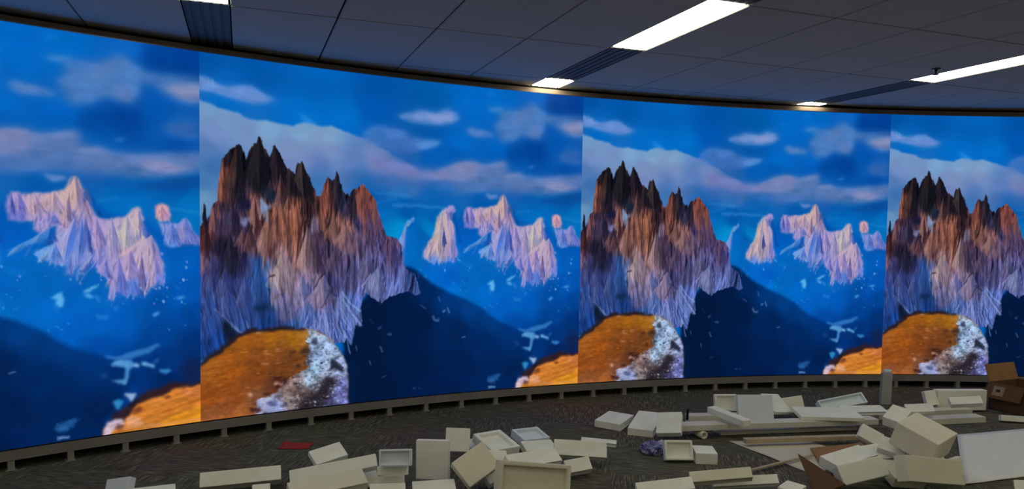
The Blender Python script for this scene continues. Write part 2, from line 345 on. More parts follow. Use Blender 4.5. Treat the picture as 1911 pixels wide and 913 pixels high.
PEAKS = [
 ([(599,322), (608,315), (623,316), (626,328), (620,339), (616,351), (625,367), (627,393), (628,414), (633,438), (634,455), (622,463), (600,466), (579,462), (557,464), (547,454), (535,452), (536,435), (548,418), (561,399), (571,379), (575,354), (579,338), (587,326)],
  [([(608,320)],(160,150,215)),([(587,332)],(170,180,195)),([(581,365)],(196,168,178)),([(611,372)],(190,165,195)),([(560,421)],(190,165,190)),([(597,435)],(185,160,190)),([(620,442)],(160,160,215)),([(575,460)],(100,140,220)),([(620,460)],(90,140,225))],301,[(783,435)][0][1]),
 ([(650,327), (657,318), (669,316), (675,322), (679,318), (684,323), (694,318), (719,317), (734,312), (745,308), (751,299), (753,286), (763,281), (772,290), (778,305), (787,325), (791,341), (798,358), (808,363), (829,365), (854,357), (867,344), (874,338), (882,344), (885,360), (890,388), (903,399), (913,417), (921,446), (927,464), (930,486), (928,519), (924,511), (920,489), (907,504), (897,518), (892,530), (888,517), (884,499), (879,520), (863,529), (850,530), (840,512), (831,525), (821,538), (817,535), (822,511), (825,494), (810,478), (797,465), (795,448), (779,468), (765,493), (759,490), (770,471), (782,451), (761,471), (748,483), (742,477), (758,454), (750,461), (735,459), (724,452), (701,443), (691,431), (710,427), (721,423), (724,410), (730,390), (733,380), (721,383), (704,397), (693,387), (691,374), (674,373), (650,371), (649,349)],
  [([(661,333)],(170,150,205)),([(663,362)],(110,120,205)),([(694,331)],(200,170,190)),([(702,348)],(196,166,190)),([(710,367)],(170,150,205)),([(736,327)],(206,176,180)),([(757,312)],(214,178,172)),([(762,290)],(170,150,165)),([(778,335)],(190,160,195)),([(751,349)],(190,165,185)),([(727,370)],(160,145,205)),([(745,370)],(170,150,200)),([(738,413)],(150,155,215)),([(707,433)],(110,165,235)),([(750,444)],(140,160,222)),([(762,413)],(80,130,212)),([(780,396)],(80,110,195)),
   ([(795,382)],(172,150,205)),([(817,389)],(180,160,205)),([(810,413)],(166,155,210)),([(848,396)],(196,184,190)),([(870,367)],(198,176,190)),([(860,413)],(190,178,196)),([(816,441)],(140,140,205)),([(810,462)],(150,145,212)),([(773,451)],(120,140,215)),([(841,463)],(180,156,200)),([(860,438)],(176,150,195)),([(899,438)],(198,170,195)),([(906,467)],(190,165,202)),([(866,467)],(176,150,200)),([(834,501)],(140,150,220)),([(863,506)],(80,120,210)),([(905,500)],(130,145,220)),([(925,497)],(100,140,220)),([(825,529)],(130,150,220))],331,[(783,457)][0][1]),
 ([(910,336), (920,331), (935,333), (938,347), (942,359), (935,368), (917,369), (909,360)],[([(923,348)],(228,164,170)),([(937,359)],(190,150,190)),([(912,360)],(150,150,210))],361,[(782,391)][0][1]),
 ([(917,372), (937,371), (957,374), (967,362), (973,359), (982,374), (987,389), (998,401), (1011,407), (1012,422), (988,419), (965,413), (953,424), (938,425), (928,416), (928,398)],[([(944,389)],(130,145,215)),([(970,374)],(140,150,215)),([(961,397)],(150,145,200)),([(936,416)],(110,160,235)),([(995,411)],(120,130,205))],381,[(782,409)][0][1]),
 ([(510,345), (505,350), (492,357), (485,372), (482,389), (474,405), (467,416), (480,435), (482,410), (489,389), (492,372), (499,358), (511,353), (513,355)],[([(508,347)],(110,175,230)),([(486,374)],(110,150,225)),([(477,408)],(120,140,215))],391,[(783,435)][0][1]),
]
PEAKS = [(pts, [(q[0], c) for q, c in s], sd, lo) for pts, s, sd, lo in PEAKS]
SNOWBITS = [
 ([(838,440), (867,420), (888,400), (891,404), (873,424), (847,442)],(216, 184, 190),0.7),
 ([(776,511), (797,500), (803,502), (788,510), (792,513), (779,514)],(120, 190, 240),0.85),
 ([(776,518), (785,516), (794,524), (788,527), (779,523)],(90, 170, 235),0.8),
 ([(792,517), (803,524), (806,535), (800,534)],(60, 140, 220),0.6),
 ([(718,522), (726,517), (740,509), (739,518), (743,525), (740,540), (733,541), (727,531), (731,526), (723,524)],(100, 186, 242),0.8),
 ([(723,530), (725,541), (730,554), (733,541)],(40, 130, 215),0.5),
 ([(949,533), (963,529), (970,532), (959,538)],(80, 160, 230),0.8),
 ([(903,565), (915,560), (918,563), (907,572)],(90, 170, 232),0.8),
 ([(951,505), (959,515), (965,520), (956,513)],(50, 130, 210),0.7),
 ([(643,458), (665,462), (681,469), (670,479), (654,478)],(10, 120, 215),0.4),
 ([(828,545), (840,544), (837,554), (831,554)],(40, 130, 215),0.6),
 ([(797,559), (821,564), (818,570), (799,569)],(40, 130, 215),0.6),
 ([(529,481), (535,483), (532,487)],(100,170,230),.7),([(543,496), (547,500), (544,503)],(140,190,240),.8),([(615,334), (626,329), (629,350), (639,393), (645,414), (636,414), (629,379), (620,353)],(8,76,170),.8),([(575,345), (581,335), (578,372), (564,404), (552,414), (564,393)],(215,190,180),.6),([(608,317), (620,317), (623,325), (608,331)],(170,150,215),.7),([(605,334), (614,331), (620,348), (611,354)],(40,70,150),.6),([(603,351), (614,354), (621,393), (612,424), (606,393)],(200,172,195),.5),
]
SLOPE = [(329,818), (328,605), (366,567), (396,535), (466,482), (490,473), (512,479), (532,494), (558,514), (586,529), (621,545), (660,563), (695,583), (730,606), (767,628), (802,644), (843,669), (868,700), (849,729), (829,761), (815,782), (816,865)]
SLOPECOL = [([(502,483)],(0,40,100)),([(553,525)],(0,46,110)),([(614,562)],(0,62,140)),([(675,585)],(0,70,155)),([(738,624)],(0,66,150)),([(795,655)],(0,58,138)),([(844,687)],(0,52,128)),([(466,557)],(0,28,74)),([(410,609)],(0,26,68)),([(383,675)],(0,26,66)),([(412,772)],(0,26,70)),([(525,615)],(0,30,80)),([(526,726)],(0,30,80)),([(630,648)],(0,40,100)),([(647,735)],(0,36,94)),([(708,680)],(0,46,114)),([(740,755)],(0,42,104)),([(804,759)],(0,38,96)),([(602,810)],(0,32,88)),([(349,740)],(0,30,74))]
SLOPECOL = [(p[0], c) for p, c in SLOPECOL]
SLOPEBITS = [([(724,784), (741,776), (753,774)],(3,7),(50,120,190),5,.8),([(732,787), (744,788)],6,(60,130,200),5,.8),([(730,803), (744,803)],4,(140,185,230),3,.9),
 ([(532,573), (545,582)],2,(80,110,160),3,.7),([(566,603), (572,613), (581,614)],(2,4),(110,140,190),3,.8),([(596,591), (599,590)],3.5,(110,150,210),3,.8),([(608,584), (611,596)],2.5,(120,160,215),3,.8),([(649,664), (658,661)],1.8,(100,140,190),2.5,.9),([(419,627), (424,625)],3.5,(70,95,150),3,.8),([(444,644), (453,644)],3,(80,105,165),3,.8),([(425,675), (431,687)],2,(110,130,170),3,.8),([(361,668), (364,679)],1.5,(110,130,170),2,.8),([(397,709), (400,717)],2,(100,120,170),3,.8),([(431,752), (438,750)],2,(60,80,130),3,.8),([(515,788), (520,789)],3,(60,80,140),3,.8),([(530,790), (531,790)],2.5,(50,70,130),3,.8),
 ([(581,554), (585,564)],2,(90,130,190),2.5,.7),([(524,490), (527,504)],2,(50,80,150),3,.7),([(399,604), (406,615)],2,(40,60,120),3,.6)]
VILLAGE = [
 ([(811,645), (835,650), (858,643), (886,638), (914,629), (918,634), (897,647), (877,653), (863,657), (849,656), (833,656), (817,651)],(56, 126, 200),3,0.8),
 ([(823,664), (833,657), (846,657), (855,663), (857,672), (841,672), (827,669)],(95, 165, 225),2,0.85),
 ([(849,656), (863,660), (868,673), (860,679), (857,691), (852,709), (846,710), (849,693), (852,681)],(90, 160, 220),2,0.85),
 ([(863,670), (871,666), (878,671), (877,677), (868,675)],(140, 190, 232),1.5,0.9),
 ([(881,667), (888,665), (897,670), (907,674), (907,682), (897,676), (883,674)],(115, 178, 232),1.6,0.9),
 ([(824,698), (838,699), (849,699), (852,710), (840,707)],(90, 160, 215),2,0.8),
 ([(903,668), (917,659), (911,672)],(50, 110, 185),3,0.7),
 ([(917,685), (931,685), (943,691), (928,697), (918,691)],(60, 140, 215),2.5,0.85),
 ([(802,682), (811,681), (819,690), (808,691)],(30, 90, 170),4,0.6),
 ([(833,659), (846,659), (845,662), (835,662)],(130, 185, 230),1.5,0.7),
]
CRAG = [(-14,394), (-1,379), (6,369), (17,365), (24,337), (28,327), (36,320), (38,293), (41,267), (45,241), (48,227), (53,222), (59,214), (62,206), (67,203), (74,201), (77,195), (84,193), (89,199), (94,209), (98,226), (101,218), (107,202), (114,193), (117,185), (120,188), (125,178), (128,171), (134,181), (139,199), (145,202), (151,217), (156,206), (161,191), (165,187), (170,198), (177,213), (186,230), (192,241), (198,239), (204,246), (209,254), (212,241), (217,224), (222,228), (226,218), (232,235), (240,251), (246,259), (255,284), (263,302), (271,301), (277,281), (284,265), (290,256), (300,264), (307,259), (311,239), (318,256), (323,279), (332,294), (340,291), (344,301), (350,285), (356,280), (361,280), (369,274), (377,269), (387,279), (397,293), (407,304), (412,312), (417,336), (425,357), (431,374), (438,395), (458,400), (468,402), (480,424), (483,449), (490,476), (502,487), (516,490), (522,511), (532,543), (517,548), (504,538), (481,539), (464,546), (445,550), (427,564), (413,556), (396,544), (385,535), (378,554), (374,581), (377,608), (373,624), (361,614), (355,647), (349,666), (339,646), (331,658), (315,660), (275,644), (223,630), (148,621), (76,626), (29,661), (-16,680)]
SPIRE = [(6,380), (7,342), (9,326), (12,332), (13,351), (18,380)]
CRAGCOL = [([(53,231)],(30,22,34)),([(44,267)],(150,82,66)),([(40,309)],(150,80,76)),([(59,260)],(90,50,48)),([(77,218)],(26,24,34)),([(88,241)],(14,18,32)),([(112,227)],(16,16,30)),([(126,202)],(40,32,34)),([(124,263)],(14,18,32)),([(148,237)],(20,18,36)),([(166,224)],(28,20,40)),([(178,248)],(60,38,56)),([(76,289)],(34,30,60)),([(100,325)],(24,26,62)),([(136,281)],(20,28,44)),([(154,304)],(28,40,62)),([(197,272)],(22,22,34)),([(226,245)],(52,44,48)),([(237,276)],(28,24,38)),([(216,290)],(34,26,40)),
 ([(172,279)],(110,66,72)),([(118,318)],(140,88,82)),([(121,348)],(140,84,82)),([(25,351)],(110,66,86)),([(47,332)],(54,40,66)),([(36,374)],(60,44,76)),([(65,362)],(64,56,96)),([(8,351)],(18,22,52)),([(10,386)],(70,36,40)),([(8,410)],(84,44,52)),([(42,422)],(34,30,56)),([(76,434)],(38,34,64)),([(88,397)],(90,62,92)),([(102,385)],(110,74,96)),([(124,373)],(70,36,52)),([(148,342)],(150,92,78)),([(185,341)],(158,96,80)),([(203,321)],(150,88,70)),([(172,384)],(150,95,80)),([(203,371)],(160,92,66)),([(148,385)],(110,64,66)),([(130,416)],(150,118,140)),([(148,422)],(70,42,62)),
 ([(185,434)],(158,118,122)),([(210,415)],(150,100,96)),([(229,371)],(96,56,56)),([(248,333)],(52,34,44)),([(261,371)],(110,80,92)),([(242,409)],(140,100,100)),([(267,396)],(70,50,76)),([(281,435)],(62,50,84)),([(287,293)],(110,56,50)),([(315,273)],(34,34,56)),([(326,317)],(44,44,82)),([(289,338)],(142,80,66)),([(307,370)],(150,98,90)),([(340,376)],(150,100,100)),([(340,330)],(60,52,88)),([(353,304)],(34,28,48)),([(378,290)],(140,66,52)),([(394,315)],(150,78,66)),([(408,335)],(150,92,96)),([(388,342)],(104,74,110)),([(367,369)],(70,62,112)),([(409,375)],(92,76,130)),([(327,409)],(112,88,116)),([(367,408)],(108,88,132)),([(409,415)],(90,80,140)),([(451,415)],(96,70,110)),([(465,448)],(66,66,140)),
 ([(191,484)],(172,142,150)),([(166,496)],(160,140,165)),([(210,466)],(150,108,116)),([(216,510)],(140,118,160)),([(242,473)],(140,116,146)),([(261,499)],(150,130,165)),([(274,473)],(76,62,100)),([(314,474)],(84,74,126)),([(294,512)],(66,66,128)),([(242,530)],(92,94,156)),([(223,549)],(130,118,170)),([(275,551)],(140,120,166)),([(341,500)],(82,82,144)),([(395,461)],(98,96,160)),([(410,502)],(100,110,180)),([(444,475)],(86,90,162)),([(459,530)],(92,112,190)),([(495,517)],(60,88,168)),([(341,566)],(80,106,190)),([(308,591)],(100,114,190)),([(275,603)],(104,118,195)),([(236,588)],(116,124,190)),([(223,613)],(50,100,180)),([(348,606)],(104,132,208)),([(328,632)],(84,110,190)),([(355,647)],(70,96,170)),
 ([(7,457)],(110,80,110)),([(30,469)],(50,50,104)),([(64,470)],(40,42,88)),([(100,470)],(50,56,110)),([(124,471)],(40,84,164)),([(136,508)],(34,84,166)),([(112,520)],(44,74,150)),([(30,505)],(54,70,150)),([(64,518)],(56,70,146)),([(7,516)],(50,76,160)),([(30,553)],(50,84,170)),([(64,560)],(60,86,168)),([(100,568)],(46,78,158)),([(124,563)],(22,52,112)),([(148,558)],(30,66,138)),([(173,547)],(120,115,170)),([(148,596)],(20,66,150)),([(173,610)],(40,60,130)),([(191,585)],(96,96,150)),([(204,611)],(40,90,168)),([(18,612)],(36,76,165)),([(35,625)],(20,70,160)),([(76,591)],(50,84,168)),([(12,647)],(20,64,150))]
CRAGCOL = [(p[0], c) for p, c in CRAGCOL]
CRAGROUGH = [([(88,253)],.9),([(197,347)],1.0),([(327,369)],1.0),([(409,475)],.9),([(197,485)],.75),([(65,446)],.7),([(53,542)],.6),([(148,596)],.4),([(301,604)],.8)]
CRAGROUGH = [(p[0], a) for p, a in CRAGROUGH]
CRAGBITS = [ # pale gullies, shadow clefts
 ([(128,314), (136,309), (138,321), (148,328), (158,325), (150,338), (138,343), (133,350), (130,333)],(132,156,196),2,.9,2),
 ([(90,359), (102,355), (109,358), (102,368), (95,378), (89,371)],(130,140,190),2,.85,2),
 ([(118,300), (126,302), (132,336), (136,366), (128,363), (121,339)],(54,28,40),2,.7,2),
 ([(109,319), (116,300), (121,307), (124,339), (116,356), (108,354)],(176,120,112),2,.7,2),
 ([(166,279), (172,267), (180,270), (176,292), (172,320), (165,313)],(170,112,108),2.5,.65,3),
 ([(136,287), (160,283), (162,318), (155,325), (140,316), (136,306)],(30,52,80),3,.7,3),
 ([(73,386), (79,373), (83,397), (76,422), (73,410)],(150,110,130),2,.6,2),([(81,378), (93,378), (93,397), (83,419), (80,398)],(44,20,34),2,.7,2),
 ([(112,373), (128,368), (124,397), (116,434), (109,416)],(56,26,40),2.5,.7,3),
 ([(124,403), (133,395), (136,422), (131,452), (122,434)],(166,136,156),2.5,.7,2),
 ([(138,432), (145,409), (151,422), (145,459), (139,459)],(52,28,50),2,.75,2),
 ([(158,478), (167,447), (185,432), (200,459), (202,497), (185,522), (163,528)],(186,156,156),5,.55,4),
 ([(160,521), (185,509), (190,537), (165,546)],(168,166,186),4,.5,3),
 ([(220,352), (232,339), (240,365), (235,396), (222,384)],(52,26,34),3,.6,3),
 ([(253,371), (263,368), (274,396), (290,435), (287,473), (274,460), (264,415)],(54,42,72),3,.75,3),
 ([(233,403), (243,377), (256,409), (266,447), (261,473), (238,447)],(176,136,136),4,.6,3),
 ([(253,358), (263,360), (274,383), (266,391), (258,378)],(150,150,196),2,.7,2),
 ([(216,472), (225,460), (230,511), (223,549), (218,529)],(110,100,150),3,.5,3),([(223,498), (248,486), (256,511), (236,544), (223,549)],(98,104,170),4,.6,3),
 ([(261,492), (279,473), (290,512), (280,551), (262,563), (249,550)],(160,136,168),4,.5,3),
 ([(285,473), (317,474), (327,513), (311,532), (290,519)],(62,66,128),5,.6,3),
 ([(294,415), (316,398), (327,403), (314,422), (298,442)],(160,126,150),2.5,.7,2),
 ([(316,403), (330,403), (319,424), (311,422)],(46,30,52),2,.7,2),
 ([(346,306), (359,290), (364,343), (362,375), (351,356)],(44,34,62),2.5,.65,3),
 ([(369,279), (380,271), (400,299), (414,341), (408,368), (394,342), (380,316)],(158,76,58),3,.5,3),
 ([(310,247), (318,266), (330,294), (326,333), (316,318), (310,279)],(30,32,58),2.5,.7,2),
 ([(274,301), (281,274), (292,262), (297,280), (289,319), (276,345)],(150,78,66),3,.6,3),
 ([(278,345), (289,334), (300,357), (295,380), (282,370)],(176,100,72),3,.55,3),
 ([(316,370), (333,356), (343,376), (335,395), (319,390)],(176,118,104),3,.55,3),
 ([(379,521), (396,495), (415,468), (432,502), (432,536), (417,556), (396,539)],(110,128,200),5,.6,4),
 ([(458,408), (474,410), (473,446), (451,462), (440,454)],(78,56,104),3,.6,3),
 ([(468,394), (479,389), (485,435), (489,483), (477,473)],(120,140,215),3,.65,2),
 ([(37,256), (43,246), (45,285), (42,324), (35,322)],(186,104,78),2,.75,2),([(51,234), (58,231), (58,257), (53,285), (49,279)],(180,100,76),2,.6,2),([(63,231), (68,209), (70,242), (65,266)],(60,30,34),2,.6,2),
 ([(119,227), (124,188), (127,180), (128,209), (124,233)],(120,84,80),1.5,.6,1),([(212,266), (220,246), (222,270), (217,286)],(110,90,84),1.5,.5,1),([(72,242), (77,230), (79,265), (73,284)],(80,52,60),2,.5,2),
 ([(121,477), (136,471), (153,515), (158,546), (143,558), (126,520)],(30,90,176),4,.6,2),
 ([(36,404), (76,407), (82,434), (64,458), (36,453)],(30,28,48),7,.5,4),([(112,557), (148,553), (155,566), (124,572)],(14,34,72),4,.7,3),
 ([(47,590), (53,585), (74,611), (88,623), (71,632), (55,639), (50,620)],(14,28,52),3,.92,2),
 ([(7,575), (16,569), (14,600), (9,635), (5,635)],(90,120,190),3,.4,2),
 ([(6,372), (15,370), (17,398), (12,433), (4,433)],(60,24,26),2.5,.7,3),
]
CRAGLINES = [([(30,562), (58,590), (88,619)],(1.5,2.5),(130,150,205),2,.6),([(34,565), (64,598)],3,(30,44,90),3,.5),([(281,486), (269,499), (261,518)],2.2,(30,24,50),2,.8),([(296,532), (285,551), (275,570)],2,(40,36,70),2,.7),([(294,528), (312,542)],3,(30,34,70),3,.7),
 ([(154,490), (163,489)],2.5,(36,30,40),2,.8),([(191,522), (172,537), (163,544)],2,(110,80,70),2,.6),([(324,533), (348,564), (371,581)],(1.5,2),(150,175,235),2,.7),([(328,553), (355,593), (374,618)],(1.5,2.5),(150,175,235),2,.7),([(376,522), (398,491)],1.8,(170,180,225),2,.7),
 ([(339,646), (343,672), (346,686)],2,(110,135,200),2,.8),([(304,624), (303,656)],2,(140,155,220),2,.7),([(198,567), (204,609)],1.6,(150,160,215),2,.6),([(46,535), (48,578)],1.6,(110,130,200),2,.6),([(100,593), (104,608)],2.2,(120,140,205),2,.6),([(-2,634), (3,587), (12,576)],1.8,(60,90,160),2,.6)]
RIGHTHILL = [
 ([(807,810), (818,787), (832,768), (848,761), (868,747), (885,733), (911,725), (940,716), (976,722), (1013,719), (1013,747), (934,750), (876,774), (848,801)],(54, 28, 30),3,0.92,4),
 ([(807,816), (812,795), (823,788), (851,787), (860,772), (871,755), (899,747), (922,743), (946,730), (964,727), (982,729), (1013,729), (1012,826), (807,819)],(204, 122, 46),1.6,1.0,3.5),
 ([(916,801), (940,790), (976,782), (1013,770), (1012,820), (922,813)],(228, 148, 32),4,0.85,2),
 ([(946,733), (970,729), (1013,734), (1013,754), (976,752)],(192, 108, 62),4,0.7,2),
 ([(899,749), (922,746), (940,751), (916,756), (882,759)],(220, 140, 70),3,0.6,2),
 ([(807,819), (811,795), (816,786), (829,780), (843,782), (849,790), (845,798), (827,803), (822,812)],(205, 186, 208),1.6,0.95,3),
 ([(850,783), (862,777), (876,784), (885,797), (870,802), (854,796)],(220, 160, 124),2.5,0.8,4),
 ([(828,800), (837,790), (849,795), (846,803), (834,804)],(88, 50, 46),2,0.85,3),
 ([(862,769), (875,758), (885,765), (879,775), (868,776)],(108, 54, 36),2,0.8,3),
 ([(847,727), (857,729), (872,730), (871,736), (867,742), (862,751), (857,740), (851,733)],(170, 190, 226),1.5,0.9,1.5),
 ([(827,742), (837,739), (847,745), (843,754), (837,763), (832,756)],(52, 150, 206),2,0.85,2),
 ([(857,753), (871,742), (876,746), (868,754), (859,759)],(20, 20, 30),2,0.7,2),
 ([(822,776), (829,764), (837,762), (834,774)],(34, 22, 40),2,0.7,2),
 ([(922,746), (934,744), (941,748), (931,751)],(88, 42, 30),1.6,0.85,2),
 ([(961,729), (970,729), (968,732), (961,731)],(40, 24, 22),1.2,0.8,1),
 ([(964,743), (976,741), (985,743), (973,746)],(244, 180, 120),1.6,0.7,1),
]
RIGHTBITS = [([(922,778), (958,770), (1000,759)],2,(150,78,22),3,.6),([(848,801), (922,805), (1000,805)],3,(214,150,104),3,.5)]
KNOLLEDGE = [(-16,704), (0,687), (9,668), (29,655), (52,638), (76,623), (90,619), (107,608), (119,606), (124,616), (148,613), (173,608), (204,613), (242,618), (272,628), (288,642), (288,662), (-16,728)]
KNOLL = [(-16,704), (2,687), (20,672), (39,665), (52,653), (76,635), (94,624), (124,619), (154,620), (191,618), (223,623), (246,622), (264,627), (283,637), (299,651), (315,670), (328,690), (337,712), (339,739), (342,766), (341,832), (342,873), (-16,823)]
KNOLLCOL = [([(12,695)],(186,104,36)),([(52,669)],(180,98,28)),([(100,642)],(176,98,26)),([(148,633)],(182,108,26)),([(210,644)],(186,116,26)),([(236,633)],(190,124,50)),([(124,675)],(150,82,32)),([(198,681)],(126,70,34)),([(64,712)],(172,88,24)),([(124,718)],(150,78,28)),([(185,712)],(132,72,32)),([(18,756)],(166,84,26)),([(76,763)],(160,82,30)),([(29,800)],(176,100,54)),([(87,795)],(180,104,50)),([(123,775)],(144,86,58)),([(148,796)],(120,84,80)),([(160,741)],(110,60,38))]
KNOLLCOL = [(p[0], c) for p, c in KNOLLCOL]
ROCK = [(242,601), (262,607), (283,616), (308,633), (342,670), (356,692), (369,720), (384,797), (384,878), (123,844), (128,804), (121,781), (133,772), (154,774), (173,764), (183,743), (204,726), (230,722), (243,698), (239,671), (249,653), (241,637)]
ROCKCOL = [([(255,630)],(165,185,210)),([(275,655)],(150,180,215)),([(262,680)],(125,150,185)),([(288,682)],(150,175,212)),([(262,719)],(140,172,204)),([(295,722)],(160,175,205)),([(329,724)],(150,170,220)),([(243,743)],(140,165,190)),([(223,747)],(120,105,110)),([(204,739)],(150,130,130)),([(275,753)],(110,115,130)),([(302,755)],(50,48,62)),([(282,779)],(44,38,50)),([(249,782)],(70,56,56)),([(217,772)],(110,88,84)),([(198,758)],(120,96,92)),([(204,784)],(160,140,140)),([(148,784)],(170,175,215)),([(167,799)],(120,130,170)),([(322,764)],(115,120,190)),([(329,798)],(120,128,200)),([(302,801)],(76,76,124)),([(269,804)],(50,46,60)),([(236,807)],(40,32,36))]
ROCKCOL = [(p[0], c) for p, c in ROCKCOL]
KNOLLBITS = [
 ([(299,698), (310,696), (320,711), (329,724), (326,732), (318,724), (304,720), (294,724)],(26,32,48),2,.9,2),
 ([(282,740), (294,737), (303,749), (299,767), (282,783), (262,794), (236,797), (223,793), (256,781), (275,762)],(34,28,38),4,.85,3),
 ([(251,643), (262,638), (267,654), (259,661), (249,655)],(40,44,64),2.5,.8,2),([(223,666), (244,660), (252,676), (241,686), (226,679)],(52,38,36),3,.85,3),([(198,670), (213,668), (213,673), (200,675)],(60,34,26),2,.75,1),([(213,701), (226,700), (223,713), (213,709)],(50,34,38),2.5,.75,2),([(231,698), (249,694), (246,707), (234,708)],(44,38,46),2.5,.7,2),
 ([(158,729), (173,727), (193,733), (193,743), (185,750), (180,739), (165,735)],(58,28,24),2.5,.9,2),([(162,742), (166,738), (174,741), (180,749), (171,746), (164,750)],(206,160,150),1.5,.85,1),([(164,748), (175,746), (176,754), (165,755)],(54,24,24),1.5,.9,1),
 ([(133,764), (148,762), (158,766), (148,771)],(52,32,28),2,.85,1),([(102,760), (109,758), (115,767), (107,769)],(214,164,150),2,.85,1),
 ([(128,779), (138,773), (150,771), (158,780), (150,787), (133,787)],(184,188,218),2,.85,2),([(141,785), (163,783), (173,794), (154,797)],(64,74,124),2.5,.7,2),([(104,793), (119,793), (136,800), (123,808), (111,804)],(62,28,24),2.5,.9,2),([(131,792), (148,791), (163,801), (173,810), (154,810), (138,803)],(160,170,215),2.5,.7,2),
 ([(45,680), (57,680), (62,683), (55,685)],(100,50,24),1.5,.85,1),([(45,664), (57,662), (52,667)],(120,66,24),1.5,.7,1),([(119,620), (131,616), (133,621), (124,623)],(214,176,140),1.5,.8,1),([(138,665), (148,662), (150,671), (141,671)],(216,140,96),1.5,.7,1),([(131,693), (148,693), (155,696), (136,696)],(220,160,110),1.2,.7,0),([(163,662), (173,663), (178,667), (165,668)],(220,170,130),1.5,.7,1),
 ([(191,639), (210,637), (208,642)],(120,70,24),1.5,.5,1),([(208,627), (218,626), (215,630)],(90,60,30),1.2,.7,0),
]
